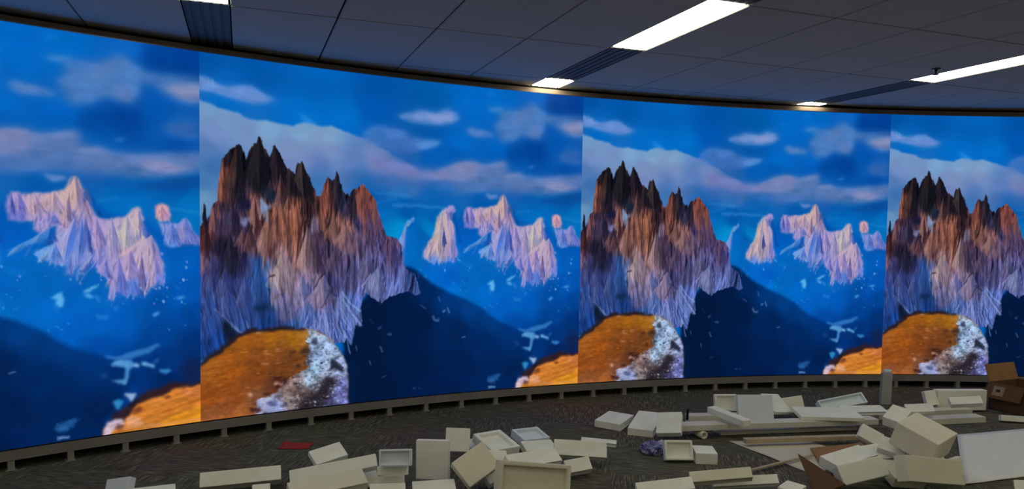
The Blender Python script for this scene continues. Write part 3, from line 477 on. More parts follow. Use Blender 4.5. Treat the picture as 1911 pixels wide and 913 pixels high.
SPIRES = [
 ([(78,194)][0], [(43,319)][0], [(103,322)][0], [(69,323)][0], (74, 48, 46), (22, 22, 34), 0.8),
 ([(49,221)][0], [(33,324)][0], [(60,323)][0], [(46,329)][0], (172, 98, 74), (84, 46, 44), 0.85),
 ([(128,170)][0], [(100,261)][0], [(155,264)][0], [(128,318)][0], (38, 33, 40), (15, 15, 27), 0.85),
 ([(164,186)][0], [(151,236)][0], [(192,248)][0], [(173,314)][0], (46, 34, 48), (19, 17, 31), 0.85),
 ([(225,218)][0], [(208,264)][0], [(263,320)][0], [(233,318)][0], (66, 56, 56), (21, 18, 29), 0.85),
 ([(199,242)][0], [(177,320)][0], [(215,324)][0], [(197,325)][0], (58, 42, 50), (25, 21, 33), 0.8),
 ([(177,251)][0], [(161,326)][0], [(194,336)][0], [(177,342)][0], (150, 98, 94), (66, 38, 46), 0.75),
 ([(118,300)][0], [(104,362)][0], [(133,417)][0], [(121,383)][0], (172, 118, 108), (60, 33, 42), 0.85),
 ([(291,257)][0], [(271,324)][0], [(307,334)][0], [(294,345)][0], (150, 82, 68), (70, 38, 42), 0.8),
 ([(311,239)][0], [(300,293)][0], [(332,316)][0], [(313,336)][0], (58, 48, 58), (25, 27, 50), 0.85),
 ([(374,270)][0], [(352,320)][0], [(414,333)][0], [(379,380)][0], (166, 86, 68), (128, 68, 70), 0.75),
 ([(341,292)][0], [(330,334)][0], [(353,345)][0], [(341,344)][0], (66, 54, 76), (34, 31, 54), 0.75),
 ([(356,284)][0], [(347,338)][0], [(365,377)][0], [(356,374)][0], (48, 36, 52), (30, 26, 46), 0.75),
 ([(408,312)][0], [(395,374)][0], [(437,398)][0], [(413,392)][0], (164, 96, 88), (104, 72, 108), 0.7),
 ([(194,305)][0], [(169,377)][0], [(210,446)][0], [(191,446)][0], (182, 116, 90), (108, 62, 58), 0.7),
 ([(214,318)][0], [(199,388)][0], [(233,461)][0], [(214,460)][0], (180, 108, 78), (94, 52, 48), 0.7),
 ([(151,337)][0], [(122,423)][0], [(164,448)][0], [(144,462)][0], (178, 122, 104), (108, 66, 64), 0.75),
 ([(169,330)][0], [(151,394)][0], [(187,423)][0], [(168,423)][0], (162, 100, 84), (82, 46, 48), 0.7),
 ([(180,317)][0], [(171,377)][0], [(197,399)][0], [(183,405)][0], (170, 102, 78), (90, 48, 46), 0.6),
 ([(240,372)][0], [(211,469)][0], [(269,477)][0], [(239,490)][0], (180, 144, 142), (110, 86, 104), 0.8),
 ([(255,374)][0], [(247,423)][0], [(297,518)][0], [(280,506)][0], (66, 50, 78), (56, 46, 78), 0.75),
 ([(254,347)][0], [(248,382)][0], [(272,388)][0], [(256,387)][0], (150, 150, 192), (96, 84, 120), 0.7),
 ([(279,334)][0], [(272,375)][0], [(294,393)][0], [(282,393)][0], (176, 108, 82), (96, 56, 56), 0.65),
 ([(303,339)][0], [(280,393)][0], [(329,417)][0], [(304,420)][0], (172, 110, 92), (112, 74, 76), 0.7),
 ([(334,368)][0], [(301,414)][0], [(361,438)][0], [(328,438)][0], (170, 120, 114), (106, 80, 100), 0.7),
 ([(362,374)][0], [(341,435)][0], [(391,447)][0], [(366,453)][0], (130, 96, 120), (84, 70, 116), 0.6),
 ([(390,331)][0], [(367,398)][0], [(430,407)][0], [(392,419)][0], (122, 78, 94), (84, 64, 108), 0.65),
 ([(455,397)][0], [(432,473)][0], [(480,476)][0], [(457,488)][0], (110, 80, 122), (60, 56, 118), 0.75),
 ([(484,397)][0], [(472,510)][0], [(501,555)][0], [(489,554)][0], (112, 130, 208), (70, 88, 168), 0.65),
 ([(313,408)][0], [(286,458)][0], [(329,495)][0], [(304,500)][0], (110, 84, 112), (66, 56, 94), 0.6),
 ([(353,435)][0], [(329,507)][0], [(385,520)][0], [(354,526)][0], (92, 88, 146), (62, 64, 124), 0.6),
 ([(391,422)][0], [(363,502)][0], [(433,525)][0], [(393,527)][0], (122, 112, 168), (70, 72, 138), 0.7),
 ([(418,472)][0], [(381,535)][0], [(451,562)][0], [(422,561)][0], (140, 150, 210), (84, 98, 172), 0.75),
 ([(180,428)][0], [(140,514)][0], [(223,516)][0], [(180,532)][0], (188, 162, 162), (146, 122, 148), 0.7),
 ([(157,491)][0], [(151,548)][0], [(186,573)][0], [(168,572)][0], (166, 150, 176), (120, 112, 164), 0.55),
 ([(226,487)][0], [(208,565)][0], [(259,555)][0], [(232,566)][0], (150, 142, 188), (88, 100, 172), 0.7),
 ([(280,488)][0], [(223,563)][0], [(319,570)][0], [(280,580)][0], (158, 136, 174), (100, 98, 158), 0.75),
 ([(329,525)][0], [(304,602)][0], [(379,618)][0], [(335,616)][0], (120, 140, 212), (74, 94, 176), 0.6),
 ([(238,546)][0], [(209,609)][0], [(280,619)][0], [(238,617)][0], (96, 124, 200), (56, 96, 180), 0.55),
 ([(292,554)][0], [(262,624)][0], [(329,652)][0], [(292,644)][0], (128, 138, 206), (80, 98, 178), 0.55),
 ([(53,467)][0], [(19,542)][0], [(87,545)][0], [(53,558)][0], (84, 96, 168), (42, 58, 132), 0.6),
 ([(96,484)][0], [(67,578)][0], [(131,584)][0], [(96,582)][0], (84, 104, 182), (40, 62, 142), 0.6),
 ([(123,434)][0], [(104,546)][0], [(165,586)][0], [(133,584)][0], (42, 94, 178), (27, 74, 160), 0.6),
 ([(22,422)][0], [(0,531)][0], [(43,532)][0], [(21,537)][0], (92, 88, 146), (44, 52, 114), 0.6),
 ([(16,510)][0], [(-1,596)][0], [(42,599)][0], [(19,597)][0], (60, 92, 176), (28, 66, 150), 0.55),
 ([(58,516)][0], [(32,598)][0], [(91,602)][0], [(58,600)][0], (70, 98, 178), (34, 62, 142), 0.55),
 ([(64,395)][0], [(37,483)][0], [(96,490)][0], [(64,489)][0], (44, 40, 66), (26, 26, 48), 0.6),
 ([(69,323)][0], [(47,395)][0], [(97,400)][0], [(69,403)][0], (72, 58, 90), (30, 28, 56), 0.7),
 ([(96,339)][0], [(77,395)][0], [(118,400)][0], [(96,403)][0], (50, 44, 82), (26, 26, 60), 0.65),
 ([(91,381)][0], [(70,422)][0], [(111,425)][0], [(91,429)][0], (142, 94, 102), (66, 34, 48), 0.7),
 ([(108,375)][0], [(92,428)][0], [(126,445)][0], [(108,448)][0], (122, 74, 82), (60, 33, 46), 0.7),
 ([(27,329)][0], [(18,380)][0], [(50,392)][0], [(34,392)][0], (160, 98, 94), (66, 46, 70), 0.75),
 ([(9,325)][0], [(2,379)][0], [(18,379)][0], [(10,379)][0], (30, 28, 48), (16, 18, 40), 0.9),
 ([(12,374)][0], [(0,433)][0], [(28,439)][0], [(13,439)][0], (84, 40, 42), (40, 24, 34), 0.7),
 ([(135,315)][0], [(130,360)][0], [(151,349)][0], [(137,346)][0], (130, 150, 192), (120, 140, 184), 0.8)]
SNOWSPIRES = [
 ([(600,320)][0], [(537,446)][0], [(633,450)][0], [(603,449)][0], (202, 174, 178), (156, 140, 196), 0.75),
 ([(588,334)][0], [(561,424)][0], [(595,424)][0], [(584,424)][0], (206, 184, 182), (180, 158, 184), 0.6),
 ([(612,355)][0], [(590,449)][0], [(634,444)][0], [(616,451)][0], (196, 170, 190), (150, 142, 206), 0.6),
 ([(594,373)][0], [(587,424)][0], [(603,414)][0], [(596,419)][0], (50, 76, 160), (36, 64, 150), 0.75),
 ([(612,315)][0], [(596,331)][0], [(624,325)][0], [(612,338)][0], (178, 156, 212), (120, 112, 190), 0.8),
 ([(763,282)][0], [(743,330)][0], [(801,358)][0], [(772,360)][0], (208, 176, 174), (164, 134, 166), 0.8),
 ([(785,294)][0], [(777,317)][0], [(810,354)][0], [(800,352)][0], (70, 96, 160), (28, 56, 124), 0.85),
 ([(727,313)][0], [(695,349)][0], [(750,358)][0], [(725,356)][0], (204, 172, 178), (176, 146, 172), 0.6),
 ([(695,318)][0], [(675,357)][0], [(717,358)][0], [(695,360)][0], (200, 170, 182), (170, 144, 182), 0.6),
 ([(668,318)][0], [(652,357)][0], [(687,361)][0], [(668,359)][0], (168, 150, 208), (120, 116, 196), 0.7),
 ([(657,320)][0], [(650,364)][0], [(666,364)][0], [(658,364)][0], (110, 120, 200), (70, 92, 180), 0.7),
 ([(749,327)][0], [(728,378)][0], [(773,383)][0], [(750,383)][0], (196, 164, 176), (140, 122, 170), 0.6),
 ([(728,358)][0], [(685,379)][0], [(750,383)][0], [(723,378)][0], (150, 150, 212), (90, 116, 196), 0.55),
 ([(764,360)][0], [(713,450)][0], [(752,459)][0], [(740,459)][0], (166, 164, 216), (96, 134, 214), 0.8),
 ([(775,362)][0], [(751,444)][0], [(778,444)][0], [(767,449)][0], (120, 140, 216), (52, 108, 202), 0.75),
 ([(781,361)][0], [(773,434)][0], [(797,423)][0], [(786,434)][0], (84, 108, 190), (54, 84, 172), 0.75),
 ([(800,362)][0], [(790,423)][0], [(827,433)][0], [(807,434)][0], (184, 158, 204), (146, 132, 190), 0.75),
 ([(828,362)][0], [(815,434)][0], [(852,444)][0], [(831,444)][0], (184, 168, 202), (150, 140, 190), 0.7),
 ([(856,356)][0], [(836,433)][0], [(875,413)][0], [(855,428)][0], (200, 190, 188), (174, 164, 186), 0.7),
 ([(878,339)][0], [(857,402)][0], [(892,392)][0], [(880,402)][0], (202, 180, 190), (150, 146, 204), 0.8),
 ([(891,371)][0], [(886,397)][0], [(921,444)][0], [(903,423)][0], (70, 104, 190), (48, 92, 190), 0.7),
 ([(903,397)][0], [(864,444)][0], [(928,486)][0], [(899,486)][0], (198, 172, 196), (166, 146, 196), 0.7),
 ([(863,423)][0], [(819,490)][0], [(888,491)][0], [(859,496)][0], (186, 160, 200), (146, 130, 188), 0.7),
 ([(841,444)][0], [(817,532)][0], [(859,511)][0], [(831,532)][0], (168, 156, 212), (110, 124, 206), 0.65),
 ([(884,433)][0], [(878,517)][0], [(894,512)][0], [(887,517)][0], (116, 96, 150), (104, 88, 150), 0.7),
 ([(910,444)][0], [(888,517)][0], [(931,502)][0], [(914,512)][0], (190, 166, 200), (140, 138, 206), 0.65),
 ([(796,434)][0], [(752,484)][0], [(785,464)][0], [(769,479)][0], (160, 164, 222), (60, 108, 200), 0.7),
 ([(802,449)][0], [(763,492)][0], [(791,475)][0], [(780,485)][0], (150, 166, 226), (50, 104, 200), 0.7),
 ([(818,444)][0], [(797,475)][0], [(828,480)][0], [(811,480)][0], (164, 152, 212), (96, 110, 196), 0.65),
 ([(728,378)][0], [(648,429)][0], [(686,424)][0], [(664,436)][0], (110, 164, 232), (70, 136, 220), 0.65),
 ([(720,383)][0], [(685,414)][0], [(734,413)][0], [(707,419)][0], (90, 140, 214), (24, 92, 180), 0.6),
 ([(729,414)][0], [(691,436)][0], [(746,459)][0], [(713,451)][0], (120, 164, 230), (70, 128, 216), 0.6),
 ([(922,332)][0], [(909,363)][0], [(943,366)][0], [(922,368)][0], (230, 172, 172), (210, 150, 172), 0.85),
 ([(969,359)][0], [(923,412)][0], [(999,412)][0], [(970,412)][0], (146, 148, 214), (104, 124, 208), 0.7),
 ([(943,370)][0], [(924,423)][0], [(964,417)][0], [(944,423)][0], (130, 150, 220), (84, 122, 212), 0.65),
 ([(509,347)][0], [(481,377)][0], [(511,355)][0], [(499,367)][0], (120, 176, 234), (110, 160, 226), 0.8),
 ([(491,362)][0], [(471,405)][0], [(487,443)][0], [(484,424)][0], (130, 160, 226), (96, 134, 212), 0.7)]
SNOWFREE = (29, 30, 31, 35, 36)

def lattice(x, y, tab):
    xi = np.floor(x).astype(np.int64); yi = np.floor(y).astype(np.int64)
    fx = x - xi; fy = y - yi
    fx = fx * fx * (3 - 2 * fx); fy = fy * fy * (3 - 2 * fy)
    x0 = xi & 127; x1 = (xi + 1) & 127; y0 = yi & 127; y1 = (yi + 1) & 127
    return (tab[y0, x0] * (1 - fx) + tab[y0, x1] * fx) * (1 - fy) + (tab[y1, x0] * (1 - fx) + tab[y1, x1] * fx) * fy

ALL = (slice(0, GV), slice(0, GU))

def fbm(sx, sy, seed, octaves=3, x=None, y=None, sl=ALL):      # about -1 .. 1
    x = CX[sl] if x is None else x; y = CY[sl] if y is None else y
    out = 0; a = 1.0; tot = 0
    for k in range(octaves):
        tab = np.random.RandomState(seed + k).rand(128, 128)
        out = out + a * lattice(x / sx * 2 ** k + 17.3 * k, y / sy * 2 ** k + 5.7 * k, tab)
        tot += a; a *= 0.55
    return (out / tot - 0.5) * 2.6

def window(pts, margin):
    pts = np.asarray(pts, float)
    return (slice(max(0, int((pts[:, 1].min() - margin) / UPX)), min(GV, int((pts[:, 1].max() + margin) / UPX) + 2)),
            slice(max(0, int((pts[:, 0].min() - margin) / UPX)), min(GU, int((pts[:, 0].max() + margin) / UPX) + 2)))

def box1(m, k, axis):
    if k < 1: return m
    pad = [(0, 0)] * m.ndim; pad[axis] = (k + 1, k)
    c = np.cumsum(np.pad(m, pad, mode='edge'), axis=axis)
    n = m.shape[axis]
    hi = np.take(c, np.arange(2 * k + 1, 2 * k + 1 + n), axis=axis); lo = np.take(c, np.arange(n), axis=axis)
    return (hi - lo) / (2 * k + 1)

def soft(m, r, ry=None):
    ry = r if ry is None else ry
    kx, ky = int(round(r / UPX * 0.9)), int(round(ry / UPX * 0.9))
    for _ in range(3): m = box1(box1(m, kx, 1), ky, 0)
    return m

def fill(pts, sl):
    """coverage of a polygon inside a window of the canvas grid"""
    pts = np.asarray(pts, float); rows, cols = sl
    m = np.zeros((rows.stop - rows.start, cols.stop - cols.start))
    ax, ay = pts[:, 0] / UPX, pts[:, 1] * (GV - 1) / 810.0; bx, by = np.roll(ax, -1), np.roll(ay, -1)
    col = np.arange(cols.start, cols.stop)
    for r in range(max(rows.start, int(ay.min()) - 1), min(rows.stop, int(ay.max()) + 2)):
        for y in (r - 0.25, r + 0.25):
            hit = (ay <= y) != (by <= y)
            if not hit.any(): continue
            cx = np.sort(ax[hit] + (y - ay[hit]) / (by[hit] - ay[hit]) * (bx[hit] - ax[hit]))
            for a, b in zip(cx[0::2], cx[1::2]):
                m[r - rows.start] += 0.5 * np.clip(np.minimum(col + 0.5, b) - np.maximum(col - 0.5, a), 0, 1)
    return m

def bend(m, sl, amp, sx, sy, seed, octaves=3):             # roughen an outline with noise
    dx = fbm(sx, sy, seed, octaves, sl=sl) * amp / UPX; dy = fbm(sx, sy, seed + 50, octaves, sl=sl) * amp / UPX
    h, w = m.shape
    r, c = np.mgrid[0:h, 0:w]
    x = np.clip(c + dx, 0, w - 1.001); y = np.clip(r + dy, 0, h - 1.001)
    xi = x.astype(int); yi = y.astype(int); fx = x - xi; fy = y - yi
    return (m[yi, xi] * (1 - fx) + m[yi, xi + 1] * fx) * (1 - fy) + (m[yi + 1, xi] * (1 - fx) + m[yi + 1, xi + 1] * fx) * fy

def mask(pts, blur=1.5, amp=0, sx=14, sy=14, seed=7, ry=None, full=False, octaves=3):
    sl = ALL if full else window(pts, blur * 3.2 + amp * 2 + 6)
    m = fill(pts, sl)
    if amp: m = bend(m, sl, amp, sx, sy, seed, octaves)
    return soft(m, blur, ry), sl

def lay(m, sl, color, a=1.0):
    c = np.asarray(color, float) / 255.0
    if c.ndim == 3 and c.shape[:2] != m.shape: c = c[sl]
    PIC[sl] += (c - PIC[sl]) * (np.clip(m * a, 0, 1))[..., None]

QX, QY = CX[::5, ::5], CY[::5, ::5]
def field(samples, power=3.0):
    """a smooth colour field through (x, y, colour) samples"""
    num = 0; den = 0
    for x, y, c in samples:
        w = 1.0 / (((QX - x) ** 2 + (QY - y) ** 2) ** (power / 2) + 30.0)
        num = num + w[..., None] * np.asarray(c, float); den = den + w
    q = num / den[..., None]
    r = np.clip(np.arange(GV) / 5.0, 0, q.shape[0] - 1.001); c = np.clip(np.arange(GU) / 5.0, 0, q.shape[1] - 1.001)
    ri = r.astype(int); ci = c.astype(int); fr = (r - ri)[:, None, None]; fc = (c - ci)[None, :, None]
    t = q[ri] * (1 - fr) + q[ri + 1] * fr
    return t[:, ci] * (1 - fc) + t[:, ci + 1] * fc

def S(flat): return [(p[0], p[1], c) for p, c in flat]
def G(flat): return [(p[0], p[1], (a, a, a)) for p, a in flat]

def blob(pts, color, blur, a=1.0, amp=0, sc=40, seed=1, tex=0):
    m, sl = mask(pts, blur, amp, sc * 1.6, sc, seed, octaves=4)
    if tex: m = m * np.clip(1 + tex * fbm(60, 26, seed + 9, 4, sl=sl), 0, 1.3)
    lay(m, sl, color, a)

def cloud(pts, color, blur, a, amp, seed, tex):
    """billowing upper edge, vapour below"""
    sl = window(pts, blur * 7 + amp * 3 + 10)
    m = soft(fill(pts, sl), blur * 1.1, blur * .8)
    n = fbm(46, 24, seed, 5, sl=sl); n2 = fbm(120, 30, seed + 20, 4, sl=sl)
    body = np.clip((m + (.26 + tex * .4) * n * (0.25 + m) + tex * .2 * n2 - 0.26) * 1.5, 0, 1)
    m = .62 * soft(body, max(1.5, blur * .35)) + .42 * soft(fill(pts, sl), blur * 2.2, blur * 1.3) * np.clip(1 + .5 * n2, .3, 1.4)
    c = np.asarray(color, float) * (1 + .09 * n[..., None] + .05 * n2[..., None])
    lay(m, sl, np.clip(c, 0, 255), a)

def stroke(pts, w, color, blur=2, a=1.0):
    pts = np.asarray(pts, float); wm = max(w) if isinstance(w, tuple) else w
    sl = window(pts, wm * 2 + blur * 2 + 8); x = CX[sl]; y = CY[sl]
    sd = int(abs(pts[0, 0]) * 3 + abs(pts[0, 1])) % 9000
    x = x + wm * .9 * fbm(9, 9, sd, 3, sl=sl); y = y + wm * .9 * fbm(9, 9, sd + 40, 3, sl=sl)
    ws = np.linspace(w[0], w[1], len(pts)) if isinstance(w, tuple) else np.full(len(pts), w)
    m = np.zeros(x.shape)
    for i in range(len(pts) - 1):
        p, q = pts[i], pts[i + 1]; d = q - p; L = max(1e-6, float(d @ d))
        t = np.clip(((x - p[0]) * d[0] + (y - p[1]) * d[1]) / L, 0, 1)
        dist = np.hypot(x - p[0] - t * d[0], y - p[1] - t * d[1])
        m = np.maximum(m, np.clip((ws[i] * (1 - t) + ws[i + 1] * t - dist) / (blur + .8 * wm) + 0.55, 0, 1))
    lay(m, sl, color, a)

def facet(pts, color, a, clip=None, fade=None):                    # one small face, drawn in its own window
    pts = np.asarray(pts, float)
    c0 = max(0, int(pts[:, 0].min() / UPX) - 1); c1 = min(GU, int(pts[:, 0].max() / UPX) + 3)
    r0 = max(0, int(pts[:, 1].min() / UPX) - 1); r1 = min(GV, int(pts[:, 1].max() / UPX) + 3)
    if c1 - c0 < 2 or r1 - r0 < 2: return
    x = CX[r0:r1, c0:c1]; y = CY[r0:r1, c0:c1]; m = a
    n = len(pts); area = sum(pts[i][0] * pts[(i + 1) % n][1] - pts[(i + 1) % n][0] * pts[i][1] for i in range(n))
    sg = 1 if area > 0 else -1
    for i in range(n):
        p, q = pts[i], pts[(i + 1) % n]; L = math.hypot(q[0] - p[0], q[1] - p[1]) + 1e-6
        d = sg * ((q[0] - p[0]) * (y - p[1]) - (q[1] - p[1]) * (x - p[0])) / L
        m = m * np.clip(d / 2.0 + 0.55, 0, 1)
    if fade is not None: m = m * np.clip((fade[1] - y) / (.45 * (fade[1] - fade[0]) + 1e-6) + .08, 0, 1)
    if clip is not None: m = m * clip[r0:r1, c0:c1]
    PIC[r0:r1, c0:c1] += (np.asarray(color, float) / 255 - PIC[r0:r1, c0:c1]) * m[..., None]

def relief(sx, sy, seed, x, y, octaves=5):
    """side light over a ridged rock face: + lit from the left, - turned away"""
    h = 0; a = 1.0
    for k in range(octaves):
        tab = np.random.RandomState(seed + k).rand(128, 128)
        n = 1 - np.abs(2 * lattice(x / sx * 1.9 ** k + 11.1 * k, y / sy * 1.75 ** k + 3.3 * k, tab) - 1)
        h = h + a * n * n; a *= 0.58
    gx = np.gradient(h, axis=1); gy = np.gradient(h, axis=0)
    g = gx * .9 + gy * .35
    return np.tanh(g / (1.6 * np.std(g) + 1e-9))

def spire(rnd, apex, bl, br, rb, lit, dark, a, clip, depth, split=6):
    """one crag with a lit and a shaded face, broken up into smaller ones"""
    apex, bl, br, rb = (np.asarray(p, float) for p in (apex, bl, br, rb)); lit = np.asarray(lit, float); dark = np.asarray(dark, float)
    j = lambda p, r: p + np.array([rnd.uniform(-r, r), rnd.uniform(-r, r)])
    H = max(bl[1], br[1], rb[1]) - apex[1]; Wd = abs(br[0] - bl[0])
    m1 = j((apex + bl) / 2, Wd * .10); m2 = j((apex + rb) / 2, Wd * .10); m3 = j((apex + br) / 2, Wd * .10)
    for pts, col in (((apex, m1, m2), lit), ((m1, bl, rb), lit * rnd.uniform(.9, 1.05)), ((m1, rb, m2), lit * rnd.uniform(.88, 1.0)),
                     ((apex, m2, m3), dark), ((m2, rb, br), dark * rnd.uniform(.9, 1.1)), ((m2, br, m3), dark * rnd.uniform(.85, 1.15))):
        facet(pts, np.clip(col, 0, 255), a, clip, (apex[1], apex[1] + H))
    if depth:
        for k in range(split):
            t = rnd.uniform(.15, .85); side = rnd.random(); base = bl * (1 - side) + br * side
            p = apex * (1 - t) + base * t; w = Wd * rnd.uniform(.10, .24) * (.4 + t); h = H * rnd.uniform(.22, .5)
            onlit = side < (rb[0] - bl[0]) / max(1e-6, br[0] - bl[0]); c = lit if onlit else dark; o = dark if onlit else lit
            lean = (base[0] - apex[0]) / max(20, H) * h * .7
            spire(rnd, p, p + (lean - w * .5, h), p + (lean + w * .5, h), p + (lean + rnd.uniform(-.1, .2) * w, h * 1.1),
                  np.clip(c * rnd.uniform(1.02, 1.22) + 4, 0, 255), (c * rnd.uniform(.5, .8) * .75 + o * .25), a * rnd.uniform(.45, .85), clip, depth - 1, 4)

def at(arr, x, y): return arr[min(GV - 1, max(0, int(y / UPX))), min(GU - 1, max(0, int(x / UPX)))]

def paint_landscape():
    rnd = random.Random(5)
    # --- sky
    PIC[:] = field(S(SKY), 3.0) / 255.0
    PIC[:] = PIC * (1 + 0.07 * fbm(260, 60, 3, 4))[..., None]
    bank, sl = mask(BANK, 2.2, 7, 50, 22, 11, full=True, octaves=4)
    lay(bank, sl, field(S(BANKCOL)) * (1 + 0.06 * fbm(120, 45, 21, 5))[..., None], np.clip(field(G(BANKFADE))[..., 0], 0, 1))
    for pts, col, blur, a, amp, tex, seed in CLOUDS: cloud(pts, col, blur, a, amp, seed, tex)
    for pts, w, col, blur, a in WISPS: stroke(pts, w, col, blur * 1.6, a * .7)
    # --- far ground, hazy blue mass under the snow peaks
    base, sl = mask(FARBASE, 3, 4, 40, 24, 31, full=True)
    lay(base, sl, field(S(FARCOL), 3.2) * (1 + 0.10 * fbm(60, 80, 33, 4))[..., None])
    # --- snow peaks
    snow = np.zeros((GV, GU))
    for pts, samples, seed, low in PEAKS:
        if len(pts) > 20:                               # snow haze that ties the foot of the peak to the blue slope
            hz = window(pts, 60); hm = soft(fill(pts, hz), 9, 13) * np.clip((CY[hz] - low + 70) / 60, 0, 1)
            lay(hm * np.clip(1 + .7 * fbm(14, 40, seed + 31, 4, sl=hz), .2, 1.5), hz, (52, 124, 214), .5)
        m, sl = mask(pts, .9, 3.0, 12, 11, seed)
        y = CY[sl]; ylo = max(p[1] for p in pts)
        rag = soft(m, 3, 8) + .34 * fbm(7, 26, seed + 1, 3, sl=sl)
        t = np.clip((y - low) / 30.0, 0, 1)
        m = m * (1 - t) + np.clip((rag - .55) * 3.2 + .5, 0, 1) * t
        X, Y = CX[sl], CY[sl]; X = X + 9 * fbm(40, 40, seed + 21, 3, sl=sl)
        sh = relief(60, 110, seed + 3, X, Y, 5) * .8 + .5 * relief(17, 60, seed + 13, X, Y, 3)
        c = field(S(samples))[sl]
        dark = np.clip(-sh, 0, 1)[..., None]; lit = np.clip(sh, 0, 1)[..., None]
        c = c + (c * np.array([.34, .50, .82]) - c) * dark * .5 + (np.array([226, 200, 200]) - c) * lit * .16
        lay(m, sl, c)
        full = np.zeros((GV, GU)); full[sl] = m
        snow = np.maximum(snow, full)
    near = np.clip(soft(snow, 5) * 2.2, 0, 1)
    for i, (ap, bl, br, rb, li, da, al) in enumerate(SNOWSPIRES):
        li = np.asarray(li, float); da = np.asarray(da, float) * (.80, .86, .97)
        spire(rnd, ap, bl, br, rb, li, da, min(1, al * 1.1), None if i in SNOWFREE else near, 2, 8)
    for k in range(420):                                # broken snow along the feet of the peaks
        x, y = rnd.uniform(585, 990), rnd.uniform(430, 545)
        if not .12 < at(near, x, y) < .97 and rnd.random() > .12: continue
        r = rnd.uniform(1, 3.6)
        facet([(x - r, y), (x, y - r), (x + r, y + r * .4), (x, y + r * 1.6)], rnd.choice(((20, 90, 190), (150, 190, 240), (170, 160, 220))), rnd.uniform(.2, .7))
    for pts, col, a in SNOWBITS:
        m, sl = mask(pts, 1.0, 1.8, 8, 8, 77); lay(m, sl, col, min(1, a * 1.12))
    for k in range(260):                                # snow flecks on the far slopes
        x, y = rnd.uniform(560, 995), rnd.uniform(470, 600)
        if fbm(60, 30, 41, 2, np.array([[x]]), np.array([[y]]))[0, 0] < 0.3: continue
        L = rnd.uniform(2, 6); s = rnd.choice((-1, 1, 1)) * rnd.uniform(0.2, 1.2)
        facet([(x, y), (x + L * .7, y + L * s * 0.4), (x + L * .5, y + L * s * 0.8 + 2), (x - 1, y + 2)], (70, 160, 232), rnd.uniform(.1, .5))
    # --- dark forested slope
    slope, sl = mask(SLOPE, 2.6, 3.5, 26, 26, 91, full=True)
    lay(slope, sl, field(S(SLOPECOL), 3.0) * .86 * (1 + 0.06 * fbm(30, 40, 95, 4))[..., None])
    for pts, w, col, blur, a in SLOPEBITS: stroke(pts, w if isinstance(w, tuple) else w * .7, col, blur, a * .7)
    for pts, col, blur, a in VILLAGE:
        m, sl = mask(pts, blur * .8, 1.5, 9, 6, 88); lay(m, sl, col, a)
    # --- the big crags
    crag = np.maximum(mask(CRAG, .8, 2.4, 8, 11, 101, full=True)[0], mask(SPIRE, .8, 1, 8, 11, 101, full=True)[0])
    base = field(S(CRAGCOL), 4.2)
    grey = base.mean(axis=2, keepdims=True); base = grey + (base - grey) * .90
    wx = CX + 6 * fbm(50, 120, 103, 3) + 0.12 * (CX - 330) * np.clip((CY - 520) / 150, 0, 1)
    st = fbm(15, 110, 105, 4, wx, CY); st2 = fbm(5.5, 40, 109, 3, wx, CY); gr = fbm(11, 15, 113, 3)
    ridge = 1 - 2 * np.abs(fbm(26, 90, 117, 3, wx, CY))
    rough = np.clip(field(G(CRAGROUGH))[..., 0], 0, 1) * .8
    sh = relief(52, 190, 201, wx, CY, 5) * .85 + relief(17, 90, 221, wx, CY, 4) * .7
    dark = (np.clip(-sh, 0, 1) * rough)[..., None]; lit = (np.clip(sh, 0, 1) * rough)[..., None]
    warm = np.clip((600 - CY) / 260.0, 0, 1)[..., None]
    c = base * np.clip(1 + rough * (0.12 * st + 0.10 * st2 + 0.08 * gr), .3, 1.8)[..., None]
    c = c * (1 - dark * np.array([.82, .80, .66])) * (1 + lit * (np.array([.50, .36, .26]) * warm + np.array([.36, .36, .30]) * (1 - warm)))
    lay(crag, ALL, np.clip(c, 0, 255))
    for ap, bl, br, rb, li, da, al in SPIRES:
        li, da = (np.mean(v) + (np.asarray(v, float) - np.mean(v)) * .86 for v in (li, da))
        spire(rnd, ap, bl, br, rb, li, da, al, crag, 2, 9)
    tx = np.clip(1 + .28 * st2 + .22 * gr + .15 * st, .35, 1.35)
    PIC[:] = PIC * (1 - .10 * crag[..., None]) * (1 + crag * rough * (.13 * st2 + .10 * gr + .10 * sh + .06 * st))[..., None]
    for pts, col, blur, a, amp in CRAGBITS[:2] + CRAGBITS[-4:-2]:
        m, sl = mask(pts, blur, amp * 1.3, 11, 16, 131); lay(m * tx[sl], sl, np.asarray(col, float) * .96, a)
    for pts, w, col, blur, a in CRAGLINES: stroke(pts, w * .7 if not isinstance(w, tuple) else w, col, blur, a * .9)
    for k in range(170):                                # pale scree runs fanning out below
        x0, y0 = rnd.uniform(230, 330), rnd.uniform(570, 650); t = rnd.uniform(-.25, .35) + (x0 - 270) / 110
        y1 = y0 + rnd.uniform(20, 60); x1 = x0 + t * (y1 - y0)
        facet([(x0, y0), (x0 + 1.8, y0), (x1 + 1.5, y1), (x1 - .5, y1)], (150, 165, 225) if rnd.random() < .6 else (40, 70, 155), rnd.uniform(.25, .6), crag)
    # --- the sunlit knoll in front, cut off by the screen's edge, and its continuation at the right
    for pts, col, blur, a, amp in RIGHTHILL:
        m, sl = mask(pts, blur, amp, 12, 9, 151); lay(m, sl, col, a)
    rh = mask(RIGHTHILL[1][0], 1, full=True)[0]
    PIC[:] = PIC * (1 + (0.14 * fbm(60, 7, 153, 3, CX, CY + .22 * CX) + .10 * fbm(14, 7, 155, 3)) * rh)[..., None]
    for pts, w, col, blur, a in RIGHTBITS: stroke(pts, w, col, blur, a)
    m, sl = mask(KNOLLEDGE, 1.2, 5, 10, 8, 161); lay(m, sl, (38, 24, 28), .92)
